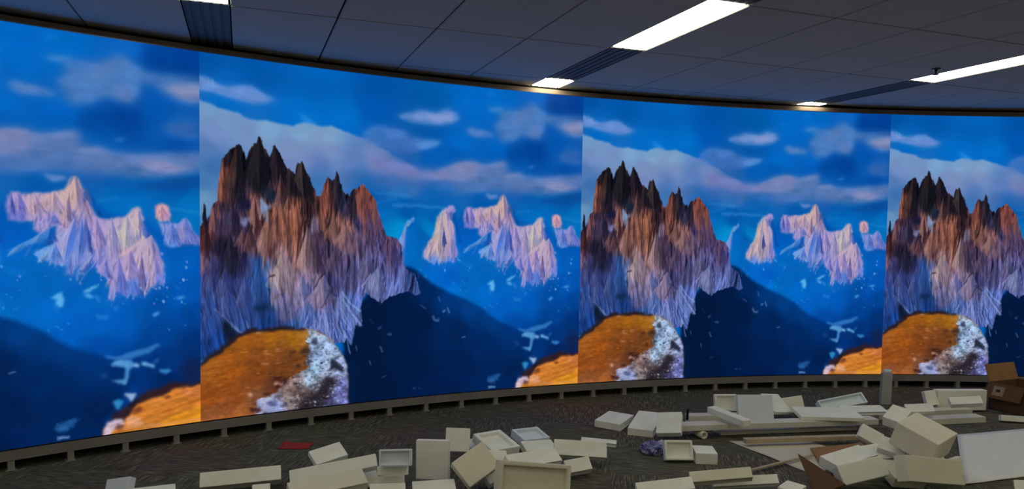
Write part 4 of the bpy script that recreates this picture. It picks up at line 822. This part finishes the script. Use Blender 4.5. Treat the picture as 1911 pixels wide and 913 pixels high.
    kn = mask(KNOLL, 1.0, 2.5, 12, 10, 163, full=True)[0]
    g2 = fbm(44, 8, 165, 4, CX, CY + .10 * CX); g3 = fbm(9, 6, 169, 3)
    kc = field(S(KNOLLCOL), 3.0); grey = kc.mean(axis=2, keepdims=True); kc = (grey + (kc - grey) * .98) * .88
    lay(kn, ALL, kc * (1 + .15 * g2 + .10 * g3)[..., None])
    rk = soft(fill(ROCK, ALL), 9); rk = soft(np.clip((rk + .55 * fbm(16, 12, 171, 5) * (rk > .02) - .5) * 4 + .5, 0, 1), .8) * kn
    n1 = fbm(7, 6, 173, 4); n2 = fbm(24, 18, 177, 4)
    lay(rk, ALL, field(S(ROCKCOL), 3.0) * np.clip(1 + .34 * n1 + .28 * n2, .12, 1.6)[..., None])
    for k in range(700):
        x, y = rnd.uniform(200, 400), rnd.uniform(630, 808)
        if at(rk, x, y) < .2: continue
        r = rnd.uniform(1.2, 4.2); j = [rnd.uniform(.4, 1.5) for _ in range(5)]; th = rnd.uniform(0, 6)
        facet([(x + r * j[i] * math.cos(th + i * 1.257), y + r * .7 * j[i] * math.sin(th + i * 1.257)) for i in range(5)], (34, 38, 58) if rnd.random() < .5 else (196, 202, 224), rnd.uniform(.2, .75), kn)
    for pts, col, blur, a, amp in KNOLLBITS:
        m, sl = mask(pts, blur, amp * 1.6, 8, 7, 181); lay(m * kn[sl], sl, col, a)
    grass = kn * (1 - rk)
    for k in range(260):
        x, y = rnd.uniform(5, 330), rnd.uniform(655, 800); L = rnd.uniform(4, 17)
        if at(kn, x, y) < .9: continue
        facet([(x, y), (x + L * .5, y - 1.4), (x + L, y - .4), (x + L * .5, y + 1.6)], rnd.choice(((222, 140, 70), (110, 55, 18), (235, 160, 90), (96, 50, 20))), rnd.uniform(.1, .36), grass)
    np.clip(PIC, 0, 1, out=PIC)


# name, label, hollow, tone, centre, rotation, length, width, thickness
FOAM = [
 ('foam_slab', 'small foam slab wedged between the long sloping bar and the bluish tray', 0, 'foam', (-0.8929, 4.5152, 0.0622), (0.9357, 0.3080, 0.0253, 0.1701), 0.147, 0.092, 0.050),
 ('foam_slab', 'small foam slab at bottom edge peeking out below the long lone block', 0, 'foam', (-1.4337, 4.2247, 0.0448), (0.9541, 0.2632, 0.0259, 0.1405), 0.100, 0.087, 0.050),
 ('foam_slab', 'foam slab in the hollow between the cornered slab and the slab on the front tray', 0, 'foam', (-0.0793, 4.7493, 0.1062), (0.9514, 0.2841, 0.0799, 0.0882), 0.130, 0.091, 0.050),
 ('foam_slab', 'foam slab lying in front of the bluish back tray of the left heap', 0, 'foam', (0.2057, 5.1111, 0.0672), (0.9698, 0.1495, 0.0460, 0.1870), 0.236, 0.119, 0.050),
 ('foam_slab', 'foam slab in the middle of the right heap below its left shoulder', 0, 'foam', (2.5447, 4.9924, 0.0976), (0.9799, 0.1219, -0.0004, 0.1582), 0.239, 0.179, 0.060),
 ('foam_slab', 'small foam slab at the right foot of the right heap, touching the white sheet', 0, 'foam', (2.8850, 4.7327, 0.0992), (0.7396, 0.6093, 0.1746, 0.2262), 0.172, 0.114, 0.040),
 ('foam_slab', 'thin foam slab lying on the wide slab beside the cardboard box', 0, 'foam', (3.8474, 6.1910, 0.1973), (0.9392, 0.3191, -0.0883, -0.0911), 0.243, 0.080, 0.050),
 ('foam_block', 'pale foam block standing slanted at the very left end of the foam litter', 0, 'foamc', (-2.2603, 4.2424, 0.0652), (0.8582, 0.4846, -0.1590, -0.0575), 0.169, 0.082, 0.050),
 ('foam_slab', 'low foam slab flat on carpet beside the leftmost slanted foam block', 0, 'foam', (-2.0197, 4.1302, 0.0499), (0.9575, 0.1699, 0.0576, 0.2259), 0.240, 0.101, 0.060),
 ('foam_block', 'long white foam block lying alone between the leftmost slab and the left heap', 0, 'foam', (-1.6081, 4.3872, 0.0698), (0.8730, 0.4626, 0.0635, 0.1412), 0.457, 0.090, 0.100),
 ('foam_slab', 'square foam slab tilted up at the upper left end of the left heap', 0, 'foam', (-1.1419, 4.6107, 0.1500), (0.9104, 0.2442, 0.0165, 0.3336), 0.212, 0.124, 0.040),
 ('foam_block', 'long pale foam bar sloping up across the left end of the left heap', 0, 'foam', (-1.0528, 4.4014, 0.1252), (0.8934, 0.4317, -0.0349, 0.1196), 0.514, 0.080, 0.070),
 ('foam_slab', 'yellowish foam slab under the long sloping bar of the left heap', 0, 'foamy', (-1.0462, 4.2243, 0.0874), (0.9427, 0.2010, 0.0405, 0.2633), 0.444, 0.129, 0.060),
 ('foam_tray', 'bluish white foam tray left of the tall upright slab in the left heap', 1, 'foamc', (-0.6676, 4.3090, 0.2372), (0.7966, 0.6041, -0.0045, 0.0199), 0.189, 0.096, 0.060),
 ('foam_block', 'small foam block directly under the bluish tray in the left heap', 0, 'foam', (-0.6925, 4.3649, 0.1402), (0.7967, 0.6041, -0.0028, 0.0177), 0.179, 0.054, 0.070),
 ('foam_block', 'foam block with dark gap at its end, lowest under the bluish tray', 0, 'foam', (-0.7781, 4.4306, 0.0488), (0.8394, 0.5368, 0.0230, 0.0815), 0.290, 0.061, 0.060),
 ('foam_slab', 'tall upright foam slab standing in the middle of the left heap', 0, 'foam', (-0.4744, 4.5715, 0.1473), (0.7453, 0.6611, -0.0703, -0.0512), 0.209, 0.243, 0.050),
 ('foam_slab', 'foam slab sticking up behind the tall upright slab, topmost of the left heap', 0, 'foam', (-0.3425, 4.8723, 0.1840), (0.8224, 0.5680, 0.0311, 0.0125), 0.162, 0.154, 0.050),
 ('foam_slab', 'square foam slab turned on its corner, right of the tall upright slab', 0, 'foamy', (-0.2013, 4.4224, 0.1608), (0.8283, 0.4347, -0.0740, 0.3457), 0.239, 0.185, 0.060),
 ('foam_tray', 'foam tray with shaded hollow behind the slab turned on its corner', 1, 'foam', (-0.0896, 4.9625, 0.1373), (0.9499, 0.1042, 0.0442, 0.2912), 0.221, 0.259, 0.060),
 ('foam_tray', 'bluish foam tray at the back of the left heap, nearest the video wall', 1, 'foamc', (0.1513, 5.2625, 0.1026), (0.9538, 0.1071, 0.0519, 0.2760), 0.224, 0.172, 0.060),
 ('foam_block', 'long white foam bar forming the right end of the left heap', 0, 'foam', (0.4808, 4.9447, 0.1108), (0.8882, 0.4589, 0.0169, -0.0172), 0.356, 0.111, 0.060),
 ('foam_slab', 'foam slab lying across the top of the large front tray', 0, 'foam', (0.1519, 4.5660, 0.1515), (0.9381, 0.2298, 0.0661, 0.2505), 0.362, 0.120, 0.050),
 ('foam_slab', 'foam slab lying on carpet just right of the large front tray', 0, 'foam', (0.4457, 4.7257, 0.0654), (0.9088, 0.3958, -0.0153, 0.1312), 0.173, 0.093, 0.060),
 ('foam_tray', 'largest foam tray of the left heap, at its front lower right', 1, 'foamy', (0.1396, 4.1924, 0.1576), (0.7892, 0.5877, 0.1588, 0.0813), 0.439, 0.195, 0.080),
 ('foam_slab', 'flat foam slab at the bottom edge below the tall upright slab', 0, 'foam', (-0.4336, 4.2703, 0.0484), (0.9919, 0.0868, -0.0081, 0.0928), 0.252, 0.174, 0.060),
 ('foam_strip', "thin grey foam strip on carpet behind the long bar at the heap's right end", 0, 'foam', (0.6640, 5.4183, 0.0269), (0.9879, 0.1302, 0.0088, -0.0839), 0.261, 0.057, 0.030),
 ('foam_slab', 'foam slab on the carpet at bottom edge below the bluish tray', 0, 'foam', (-0.7038, 4.2459, 0.0507), (0.9510, 0.2927, 0.0383, 0.0924), 0.206, 0.085, 0.060),
 ('foam_slab', 'foam slab half hidden between the cornered slab and the large front tray', 0, 'foam', (-0.0789, 4.5294, 0.0892), (0.8964, 0.3440, -0.0488, 0.2753), 0.180, 0.141, 0.060),
 ('foam_slab', 'foam slab buried under the tray with the shaded hollow', 0, 'foam', (-0.1895, 5.0490, 0.0868), (0.9408, 0.1560, -0.0321, 0.2991), 0.181, 0.178, 0.060),
 ('foam_slab', 'thick square foam slab flat on open carpet, nearest the middle of the video wall', 0, 'foam', (0.8611, 6.0015, 0.0368), (0.8578, 0.0150, -0.0090, 0.5136), 0.329, 0.220, 0.060),
 ('foam_slab', 'square foam slab flat on carpet beside the lone square slab', 0, 'foam', (1.0979, 5.8909, 0.0471), (0.8219, 0.0287, -0.0199, 0.5686), 0.448, 0.205, 0.060),
 ('foam_slab', 'foam slab propped aslant above the crumpled blue bag', 0, 'foam', (1.2282, 5.6133, 0.1179), (0.9258, 0.3247, -0.1238, -0.1488), 0.190, 0.192, 0.050),
 ('foam_tray', 'foam tray standing on its edge just right of the crumpled blue bag', 1, 'foam', (1.1747, 5.0808, 0.0754), (0.8352, 0.5490, 0.0230, 0.0234), 0.198, 0.136, 0.060),
 ('foam_block', 'low foam block on carpet touching the tray beside the blue bag', 0, 'foam', (1.3623, 5.0956, 0.0428), (0.9998, 0.0175, 0.0002, -0.0107), 0.151, 0.158, 0.080),
 ('foam_slab', 'flat foam slab at the bottom edge, left end of the front middle group', 0, 'foam', (0.9321, 4.3415, 0.0665), (0.9579, 0.2808, -0.0423, 0.0429), 0.341, 0.088, 0.060),
 ('foam_block', 'long foam bar at the top of the front middle group', 0, 'foamy', (1.2836, 4.4173, 0.1196), (0.9134, 0.3992, -0.0780, -0.0150), 0.368, 0.070, 0.060),
 ('foam_block', 'long foam bar in front of the other bar, below the thin wooden stick', 0, 'foam', (1.4581, 4.4952, 0.0614), (0.9132, 0.4000, -0.0737, -0.0249), 0.394, 0.060, 0.050),
 ('foam_slab', 'small foam slab at the bottom edge left of the brown board', 0, 'foam', (1.7337, 4.4531, 0.0305), (0.9176, 0.0256, -0.0138, 0.3964), 0.145, 0.122, 0.050),
 ('foam_tray', 'foam tray with grey hollow standing at the left end of the back row', 1, 'foam', (1.8460, 6.2815, 0.1373), (0.7697, 0.6383, -0.0064, 0.0077), 0.190, 0.144, 0.050),
 ('foam_slab', 'white foam slab standing right beside the grey hollowed tray of the back row', 0, 'foamc', (2.0261, 6.0591, 0.1560), (0.7915, 0.6111, 0.0025, 0.0106), 0.296, 0.200, 0.050),
 ('foam_slab', 'foam slab leaning behind the standing slab of the back row', 0, 'foam', (2.2430, 6.1835, 0.1550), (0.9349, 0.2732, 0.1041, 0.2011), 0.202, 0.209, 0.030),
 ('foam_slab', 'pale foam slab with cut corner leaning right of the standing slabs', 0, 'foam', (2.4102, 6.3150, 0.1164), (0.8077, 0.5806, 0.0081, 0.1021), 0.242, 0.135, 0.050),
 ('foam_strip', 'foam strip leaning down to the right in front of the grey hollowed tray', 0, 'foam', (1.7066, 5.7053, 0.1661), (0.9794, 0.0258, -0.0043, 0.2003), 0.078, 0.427, 0.050),
 ('foam_tray', 'large white foam tray sloping up, left of the upright grey strip', 1, 'foamc', (2.8845, 6.3720, 0.1287), (0.9147, 0.3821, -0.0207, 0.1302), 0.442, 0.107, 0.060),
 ('foam_slab', 'flat foam slab lying on the long white planks', 0, 'foam', (2.5831, 5.9618, 0.1330), (0.9986, -0.0000, -0.0000, -0.0522), 0.484, 0.306, 0.030),
 ('foam_slab', 'low foam slab at the foot of the upright grey strip', 0, 'foam', (2.9992, 6.2268, 0.1037), (0.9932, 0.1045, 0.0020, 0.0506), 0.383, 0.123, 0.030),
 ('foam_block', 'small foam block standing between the upright grey strip and the cardboard box', 0, 'foam', (3.7854, 6.6066, 0.1327), (0.8175, 0.5724, -0.0360, 0.0514), 0.107, 0.132, 0.050),
 ('foam_slab', 'wide foam slab leaning beside the open cardboard box', 0, 'foam', (4.0887, 6.6663, 0.1100), (0.7094, 0.7004, 0.0601, 0.0508), 0.494, 0.187, 0.070),
 ('foam_slab', 'low foam slab in front of the small standing block, behind the right heap', 0, 'foam', (3.5001, 6.2568, 0.1166), (0.9439, 0.3076, -0.0885, -0.0817), 0.218, 0.091, 0.030),
 ('foam_block', 'large thick foam block, biggest of the right heap, tilted on top', 0, 'foamy', (2.6855, 4.7464, 0.2835), (0.9267, 0.1779, 0.0230, 0.3303), 0.285, 0.269, 0.160),
 ('foam_block', 'foam block peeking up behind the biggest block, topmost of the right heap', 0, 'foam', (2.7958, 5.2792, 0.2810), (0.8775, 0.2299, -0.0177, -0.4204), 0.138, 0.163, 0.080),
 ('foam_slab', 'foam slab standing at the left shoulder of the right heap', 0, 'foam', (2.5465, 5.1659, 0.1755), (0.8258, 0.4881, 0.1085, -0.2608), 0.153, 0.103, 0.060),
 ('foam_slab', "foam slab lying between the biggest block and the heap's left shoulder", 0, 'foam', (2.5458, 4.8520, 0.1845), (0.9078, 0.2753, -0.0135, -0.3160), 0.165, 0.122, 0.050),
 ('foam_slab', 'shaded foam slab at the lower right foot of the right heap', 0, 'foamy', (2.5743, 4.4606, 0.1611), (0.8119, 0.5317, 0.2021, 0.1313), 0.517, 0.154, 0.080),
 ('foam_block', 'foam block at the bottom front of the right heap, beside the brown board', 0, 'foam', (2.2060, 4.5792, 0.1089), (0.8584, 0.5001, -0.0703, 0.0903), 0.299, 0.125, 0.100),
 ('foam_slab', 'sloping foam slab at the left foot of the right heap, behind the brown board', 0, 'foam', (2.2497, 4.8373, 0.1032), (0.9705, 0.0967, -0.0201, 0.2198), 0.358, 0.160, 0.070),
 ('foam_slab', 'foam slab low in the middle front of the right heap', 0, 'foamy', (2.5052, 4.6572, 0.0754), (0.9830, 0.1735, 0.0454, 0.0399), 0.216, 0.200, 0.070),
 ('foam_block', 'foam block on the carpet in front of the cardboard box at the right edge', 0, 'foam', (4.3479, 6.2983, 0.0327), (0.7957, 0.6003, -0.0425, -0.0689), 0.237, 0.050, 0.050),
 ('foam_slab', 'foam slab in the bottom right corner in front of the big white sheet', 0, 'foam', (3.1437, 4.4330, 0.0622), (0.9052, 0.3260, -0.1615, -0.2198), 0.108, 0.108, 0.050),
 ('foam_slab', 'shaded foam slab beneath the biggest block of the right heap', 0, 'foam', (2.7874, 4.9302, 0.1370), (0.8977, 0.3987, 0.1759, 0.0657), 0.317, 0.130, 0.060),
]
PLANKS = [
 ('long_plank', 'uppermost long white plank of the pile reaching to the right heap', (1.296, 5.605), (2.983, 5.91), 0.064, 0.045, 0.12, 'plank', 'plank', 'long white planks piled in front of the video wall'),
 ('long_plank', 'lowest long white plank of the pile, its left end past the pipe end', (1.663, 5.749), (2.842, 5.974), 0, 0.03, 0.2, 'plank', 'plank', 'long white planks piled in front of the video wall'),
 ('wood_strip', 'short pale wooden strip lying parallel in front of the plank pile', (1.757, 5.422), (2.661, 5.57), 0.03, 0.035, 0.05, 'wood', 'strip', None),
 ('long_plank', 'white plank lying behind the pile near its left end', (1.491, 6.073), (2.135, 6.147), 0.0, 0.07, 0.1, 'plank', 'plank', 'long white planks piled in front of the video wall'),
 ('long_plank', 'white plank on the carpet between the right heap and the cardboard box', (3.312, 6.117), (4.091, 6.285), 0, 0.05, 0.12, 'plank', 'plank', 'long white planks piled in front of the video wall'),
 ('long_plank', 'white plank behind the topmost block of the right heap', (3.187, 6.317), (4.124, 6.524), 0.0, 0.06, 0.1, 'plank', 'plank', 'long white planks piled in front of the video wall'),
 ('wood_stick', 'thin wooden stick lying across the paper sheet', (1.613, 4.827), (2.156, 5.178), 0.02, 0.012, 0.02, 'wood', 'stick', None),
]
SHEETS = [
 ('paper_sheet', 'cream paper sheet lying flat on carpet under the wooden stick', [(1.677, 5.582), (2.285, 5.617), (2.507, 5.254), (2.023, 4.815)], 0.002, 0.004, 'paper', 'sheet', 0.01, 1),
 ('film_sheet', 'large smooth white sheet spread on the floor at the right edge', [(3.58, 5.847), (4.554, 6.162), (3.809, 4.984), (2.914, 4.668)], 0.004, 0.006, 'sheet', 'sheet', 0.02, 2),
 ('cardboard_sheet', 'brown cardboard sheet on the carpet left of the right heap', [(2.221, 5.387), (2.668, 5.548), (2.662, 5.256), (2.136, 5.012)], 0.012, 0.006, 'card', 'sheet', 0.01, 3),
]
BOARD = [(1.889, 4.784, 0.160), (2.022, 4.373, 0.100), (1.874, 4.442, 0.000)]
PIPE = (1.496, 5.646, .035)
PEG = (1.440, 5.940, .07)
CARTON = (4.709, 6.757, 0)
STRIP = (3.533, 6.904, 0)
BAG = (1.047, 5.259)
RAG = (-1.539, 5.286)
# ================================================================ the video wall
paint_landscape()
A0, A1 = TH0 - DTH, TH0 + 3 * DTH
bx, by = on_arc((A0 + A1) / 2)
wallroot = tag(empty('video_wall', (bx, by, 0)), 'long curved video wall showing the same mountain landscape several times', 'video wall')
def srgb_to_lin(a): return np.where(a <= 0.04045, a / 12.92, ((a + 0.055) / 1.055) ** 2.4)
me = bpy.data.meshes.new('display_section')
tt = np.linspace(0, DTH, GU); zz = np.linspace(Z1, Z0, GV)
V = np.empty((GV, GU, 3)); V[..., 0] = RAD * np.sin(tt)[None]; V[..., 1] = RAD * np.cos(tt)[None]; V[..., 2] = zz[:, None]
idx = np.arange(GU * GV).reshape(GV, GU)
F = np.stack([idx[:-1, :-1], idx[1:, :-1], idx[1:, 1:], idx[:-1, 1:]], -1).reshape(-1, 4)
me.vertices.add(GU * GV); me.vertices.foreach_set('co', V.reshape(-1).astype(np.float32))
me.loops.add(F.size); me.loops.foreach_set('vertex_index', F.reshape(-1).astype(np.int32))
me.polygons.add(len(F)); me.polygons.foreach_set('loop_start', np.arange(0, F.size, 4, dtype=np.int32)); me.polygons.foreach_set('loop_total', np.full(len(F), 4, np.int32))
me.update(calc_edges=True)
att = me.color_attributes.new('picture', 'FLOAT_COLOR', 'POINT')
rgba = np.ones((GU * GV, 4), np.float32); rgba[:, :3] = srgb_to_lin(PIC).reshape(-1, 3)
att.data.foreach_set('color', rgba.reshape(-1))
me.materials.append(MT['screen'])
for k in range(-1, 3):
    o = new_obj('display_section', me, None, wallroot)
    o.location = (AX - bx, AY - by, 0); o.rotation_euler.z = -(TH0 + k * DTH)
off = (bx, by, 0)
arc('cabinet_body', RAD + .006, RAD + .045, A0, A1, Z0, Z1 - .001, MT['cabinet'], wallroot, off, 120)
arc('top_edge', RAD - .002, RAD + .030, A0, A1, Z1 + .0005, Z1 + .006, MT['edge'], wallroot, off, 120)
arc('bottom_edge', RAD - .004, RAD + .005, A0, A1, Z0 - .007, Z0 - .0005, MT['cabinet'], wallroot, off, 120)
arc('base_rail', RAD - .012, RAD + .05, A0, A1, Z0 - .072, Z0 - .008, MT['rail'], wallroot, off, 120)
bm = bmesh.new(); add_box(bm, (-.019, -.02, 0), (.019, .02, Z0 - .072)); add_box(bm, (-.03, -.03, 0), (.03, .03, .004))
bmesh.ops.recalc_face_normals(bm, faces=bm.faces)
post_me = bpy.data.meshes.new('post'); bm.to_mesh(post_me); bm.free(); post_me.materials.append(MT['post'])
for i in range(40):
    t = A0 + (i + .5) * DTH / 10; o = new_obj('post', post_me, None, wallroot); x, y = on_arc(t, RAD + .012)
    o.location = (x - bx, y - by, 0); o.rotation_euler.z = -t

# ================================================================ packing foam
def foam_mesh(name, L, W, T, tray, seed):
    rnd = random.Random(seed)
    bm = bmesh.new(); add_box(bm, (-L / 2, -W / 2, -T / 2), (L / 2, W / 2, T / 2))
    bm.faces.ensure_lookup_table(); bmesh.ops.recalc_face_normals(bm, faces=bm.faces)
    top = [f for f in bm.faces if f.normal.z > .9]
    if tray:                                            # a rim round a hollow
        rim = min(L, W) * .13
        bmesh.ops.inset_region(bm, faces=top, thickness=rim, use_even_offset=True)
        bm.normal_update()
        top = [f for f in bm.faces if f.normal.z > .9 and abs(f.calc_center_median().x) < .01 * L and abs(f.calc_center_median().y) < .01 * W]
        r = bmesh.ops.extrude_face_region(bm, geom=top); vs = [g for g in r['geom'] if isinstance(g, bmesh.types.BMVert)]
        bmesh.ops.translate(bm, vec=(0, 0, -T * .45), verts=vs); bmesh.ops.delete(bm, geom=top, context='FACES')
    else:                                               # a step moulded along one edge
        ed = max((f for f in bm.faces if abs(f.normal.z) < .1), key=lambda f: f.calc_area())
        if rnd.random() < .6:
            bmesh.ops.inset_region(bm, faces=[ed], thickness=T * .26, use_even_offset=True); bmesh.ops.translate(bm, vec=-ed.normal * .006, verts=ed.verts)
    bmesh.ops.recalc_face_normals(bm, faces=bm.faces)
    sharp = [e for e in bm.edges if len(e.link_faces) == 2 and e.calc_face_angle(0) > .6]
    bmesh.ops.bevel(bm, geom=sharp, offset=min(.006, T * .1), segments=2, affect='EDGES', profile=.6, clamp_overlap=True)
    sx, sy = rnd.uniform(-.03, .03), rnd.uniform(-.03, .03)
    for v in bm.verts: v.co.z += sx * v.co.x + sy * v.co.y
    me = bpy.data.meshes.new(name); bm.to_mesh(me); bm.free()
    return me

for i, (name, label, tray, tone, c, q, L, W, T) in enumerate(FOAM):
    me = foam_mesh(name, L, W, T, tray, 100 + i)
    o = new_obj(name, me, MT[tone]); o.rotation_mode = 'QUATERNION'; o.rotation_quaternion = Quaternion(q); o.location = c
    tag(o, label, 'foam piece', 'foam packing littering the carpet')

def plank(name, label, p, q, z, h, depth, m, cat='plank', group=None):
    d = Vector((q[0] - p[0], q[1] - p[1])); L = d.length; a = math.atan2(d.y, d.x)
    o = box(name, (0, 0, 0), (L, depth, h), m, None, min(.004, h * .2)); o.location = (p[0], p[1], z); o.rotation_euler.z = a
    return tag(o, label, cat, group)
for a in PLANKS: plank(a[0], a[1], a[2], a[3], a[4], a[5], a[6], MT[a[7]], a[8], a[9])

def sheet(name, label, pts, z, th, m, cat, curl=.0, seed=1):
    """a thin sheet lying on the floor, a little wavy"""
    bm = bmesh.new(); n = 14; P = [Vector(p) for p in pts]; g = []
    for j in range(n + 1):
        for i in range(n + 1):
            u, v = i / n, j / n; w = (P[0] * (1 - u) + P[1] * u) * (1 - v) + (P[3] * (1 - u) + P[2] * u) * v
            g.append((w.x, w.y, z + curl * max(0, noise.noise(Vector((w.x * 2.2, w.y * 2.2, seed))))))
    lo = [bm.verts.new(p) for p in g]; hi = [bm.verts.new((p[0], p[1], p[2] + th)) for p in g]
    for j in range(n):
        for i in range(n):
            k = j * (n + 1) + i; f = (k, k + 1, k + n + 2, k + n + 1)
            bm.faces.new([lo[x] for x in f][::-1]); bm.faces.new([hi[x] for x in f])
    ring = [i for i in range(n)] + [i * (n + 1) + n for i in range(n)] + [n * (n + 1) + n - i for i in range(n)] + [(n - i) * (n + 1) for i in range(n)]
    for a, b in zip(ring, ring[1:] + ring[:1]): bm.faces.new((lo[a], lo[b], hi[b], hi[a]))
    return tag(from_bm(name, bm, m, None, True), label, cat)
for s in SHEETS: sheet(s[0], s[1], s[2], s[3], s[4], MT[s[5]], s[6], s[7], s[8])

# --- open cardboard box by the right end
cb = tag(empty('cardboard_box', CARTON), 'open brown cardboard box with flaps up at the right edge', 'box'); cb.rotation_euler.z = math.radians(24)
bm = bmesh.new(); w, d, h, t = .21, .16, .25, .006
add_box(bm, (-w, -d, 0), (w, d, t)); add_box(bm, (-w, -d, 0), (-w + t, d, h)); add_box(bm, (w - t, -d, 0), (w, d, h)); add_box(bm, (-w, -d, 0), (w, -d + t, h)); add_box(bm, (-w, d - t, 0), (w, d, h))
from_bm('body', bm, MT['cardin'], cb)
def flap(hinge, size, ang, axis, m):
    o = box('flap', (0, -size[1] / 2, -.003), (size[0], size[1] / 2, .003), m, cb); o.location = hinge
    o.rotation_euler = (0, -math.radians(ang), math.radians(axis)); return o
flap((w, 0, h), (.15, 2 * d), -20, 0, MT['card']); f0 = flap((-w, 0, h), (.15, 2 * d), -62, 180, MT['cardin'])
flap((0, d, h), (.16, 2 * w), 72, 90, MT['card']); flap((0, -d, h), (.16, 2 * w), -40, -90, MT['cardin'])
pt = box('printed_label', (.03, -.10, .0031), (.12, .0, .0042), MT['patch'], f0); tag(pt, 'pale printed patch')
ik = box('printed_mark', (.06, -.07, .0043), (.085, -.035, .0050), MT['ink'], f0)

# --- upright grey strip standing on the carpet
st = tag(empty('grey_strip', STRIP), 'upright grey plastic strip standing in front of the video wall', 'strip'); st.rotation_euler = (0, math.radians(1.5), math.radians(8))
bm = bmesh.new(); add_box(bm, (-.052, -.018, 0), (.052, .018, .30)); bmesh.ops.bevel(bm, geom=bm.edges[:], offset=.004, segments=2, affect='EDGES'); from_bm('stem', bm, MT['greystrip'], st)
bm = bmesh.new(); add_box(bm, (-.040, -.015, .30), (.044, .015, .335)); bmesh.ops.bevel(bm, geom=bm.edges[:], offset=.008, segments=2, affect='EDGES'); from_bm('rounded_tip', bm, MT['foamc'], st)

# --- crumpled blue plastic bag
bm = bmesh.new(); bmesh.ops.create_icosphere(bm, subdivisions=4, radius=1)
for v in bm.verts:
    p = v.co.copy(); k = 1 + .42 * noise.noise(p * 2.1) + .26 * noise.noise(p * 5.3 + Vector((3, 1, 2))) + .12 * abs(noise.noise(p * 11))
    v.co = Vector((p.x * .085 * k, p.y * .075 * k, max(-.032, p.z * .052 * k)))
bag = from_bm('plastic_bag', bm, MT['bag']); bag.location = (BAG[0], BAG[1], .033); tag(bag, 'crumpled purple blue plastic bag lying on the carpet', 'bag')

# --- red rag near the wall
bm = bmesh.new(); n = 10; g = []
for j in range(n + 1):
    for i in range(n + 1):
        u, v = i / n - .5, j / n - .5; k = 1 + .35 * noise.noise(Vector((u * 3, v * 3, 7)))
        g.append(bm.verts.new((u * .20 * k, v * .16 * k, .006 + .022 * max(0, noise.noise(Vector((u * 6, v * 6, 2))) + .25) * (1 - 2 * max(abs(u), abs(v))))))
for j in range(n):
    for i in range(n):
        k = j * (n + 1) + i; bm.faces.new((g[k], g[k + 1], g[k + n + 2], g[k + n + 1]))
r = bmesh.ops.extrude_face_region(bm, geom=bm.faces[:]); bmesh.ops.translate(bm, vec=(0, 0, -.006), verts=[x for x in r['geom'] if isinstance(x, bmesh.types.BMVert)])
rag = from_bm('red_rag', bm, MT['red'], None, True); rag.location = (RAG[0], RAG[1], .001); tag(rag, 'small flat red rag on the carpet near the left seam', 'rag')

# --- sprinkler on the ceiling
def lathe(name, prof, m, parent, seg=20):
    bm = bmesh.new(); rings = []
    for r, z in prof: rings.append([bm.verts.new((r * math.cos(6.28318 * i / seg), r * math.sin(6.28318 * i / seg), z)) for i in range(seg)])
    for a, b in zip(rings, rings[1:]):
        for i in range(seg): bm.faces.new((a[i], a[(i + 1) % seg], b[(i + 1) % seg], b[i]))
    bm.faces.new(rings[0]); bm.faces.new(rings[-1][::-1])
    return from_bm(name, bm, m, parent, True)
w = GT * 5.17 + GN * 4.44
sp = tag(empty('sprinkler_head', (w.x, w.y, ZC)), 'small dark sprinkler head hanging from the ceiling beside the long light', 'sprinkler')
lathe('collar', [(.001, 0), (.034, -.001), (.032, -.008), (.012, -.012), (.001, -.012)], MT['brass'], sp)
lathe('stem', [(.001, -.012), (.011, -.012), (.009, -.03), (.006, -.045), (.001, -.045)], MT['brass'], sp)
lathe('deflector', [(.001, -.045), (.022, -.046), (.024, -.049), (.001, -.050)], MT['brass'], sp)

# --- dark brown three-cornered board standing aslant
P = [Vector(p) for p in BOARD]; nn = (P[1] - P[0]).cross(P[2] - P[0]).normalized() * .012; c0 = Vector(((P[0].x + P[1].x + P[2].x) / 3, (P[0].y + P[1].y + P[2].y) / 3, 0))
bm = bmesh.new(); fr = [bm.verts.new(p - c0) for p in P]; bk = [bm.verts.new(p - c0 + (nn if nn.y > 0 else -nn)) for p in P]
bm.faces.new(fr); bm.faces.new(bk[::-1])
for i in range(3): bm.faces.new((fr[i], fr[(i + 1) % 3], bk[(i + 1) % 3], bk[i]))
bd = from_bm('brown_board', bm, MT['cardin']); bd.location = c0; tag(bd, 'thin dark brown board corner sticking up left of the right heap', 'board')
# --- short white pipe whose open end faces the camera
bm = bmesh.new(); seg = 24; rings = []
for r, y in ((.018, .14), (.018, -.02), (.030, -.02), (.030, .14)): rings.append([bm.verts.new((r * math.cos(6.28318 * i / seg), y, r * math.sin(6.28318 * i / seg))) for i in range(seg)])
for a, b in zip(rings, rings[1:] + rings[:1]):
    for i in range(seg): bm.faces.new((a[i], a[(i + 1) % seg], b[(i + 1) % seg], b[i]))
pp = from_bm('plastic_pipe', bm, MT['plank'], None, True); pp.location = (PIPE[0], PIPE[1], .031); pp.rotation_euler.z = math.radians(20)
tag(pp, 'short white plastic pipe with dark open end under the planks', 'pipe')
# --- small dark peg
pg = box('dark_peg', (-.008, -.008, 0), (.008, .008, .09), MT['cabinet'], None, .003); pg.location = PEG; pg.rotation_euler = (0, .08, .3); tag(pg, 'small dark peg standing on the plank behind the pile', 'peg')
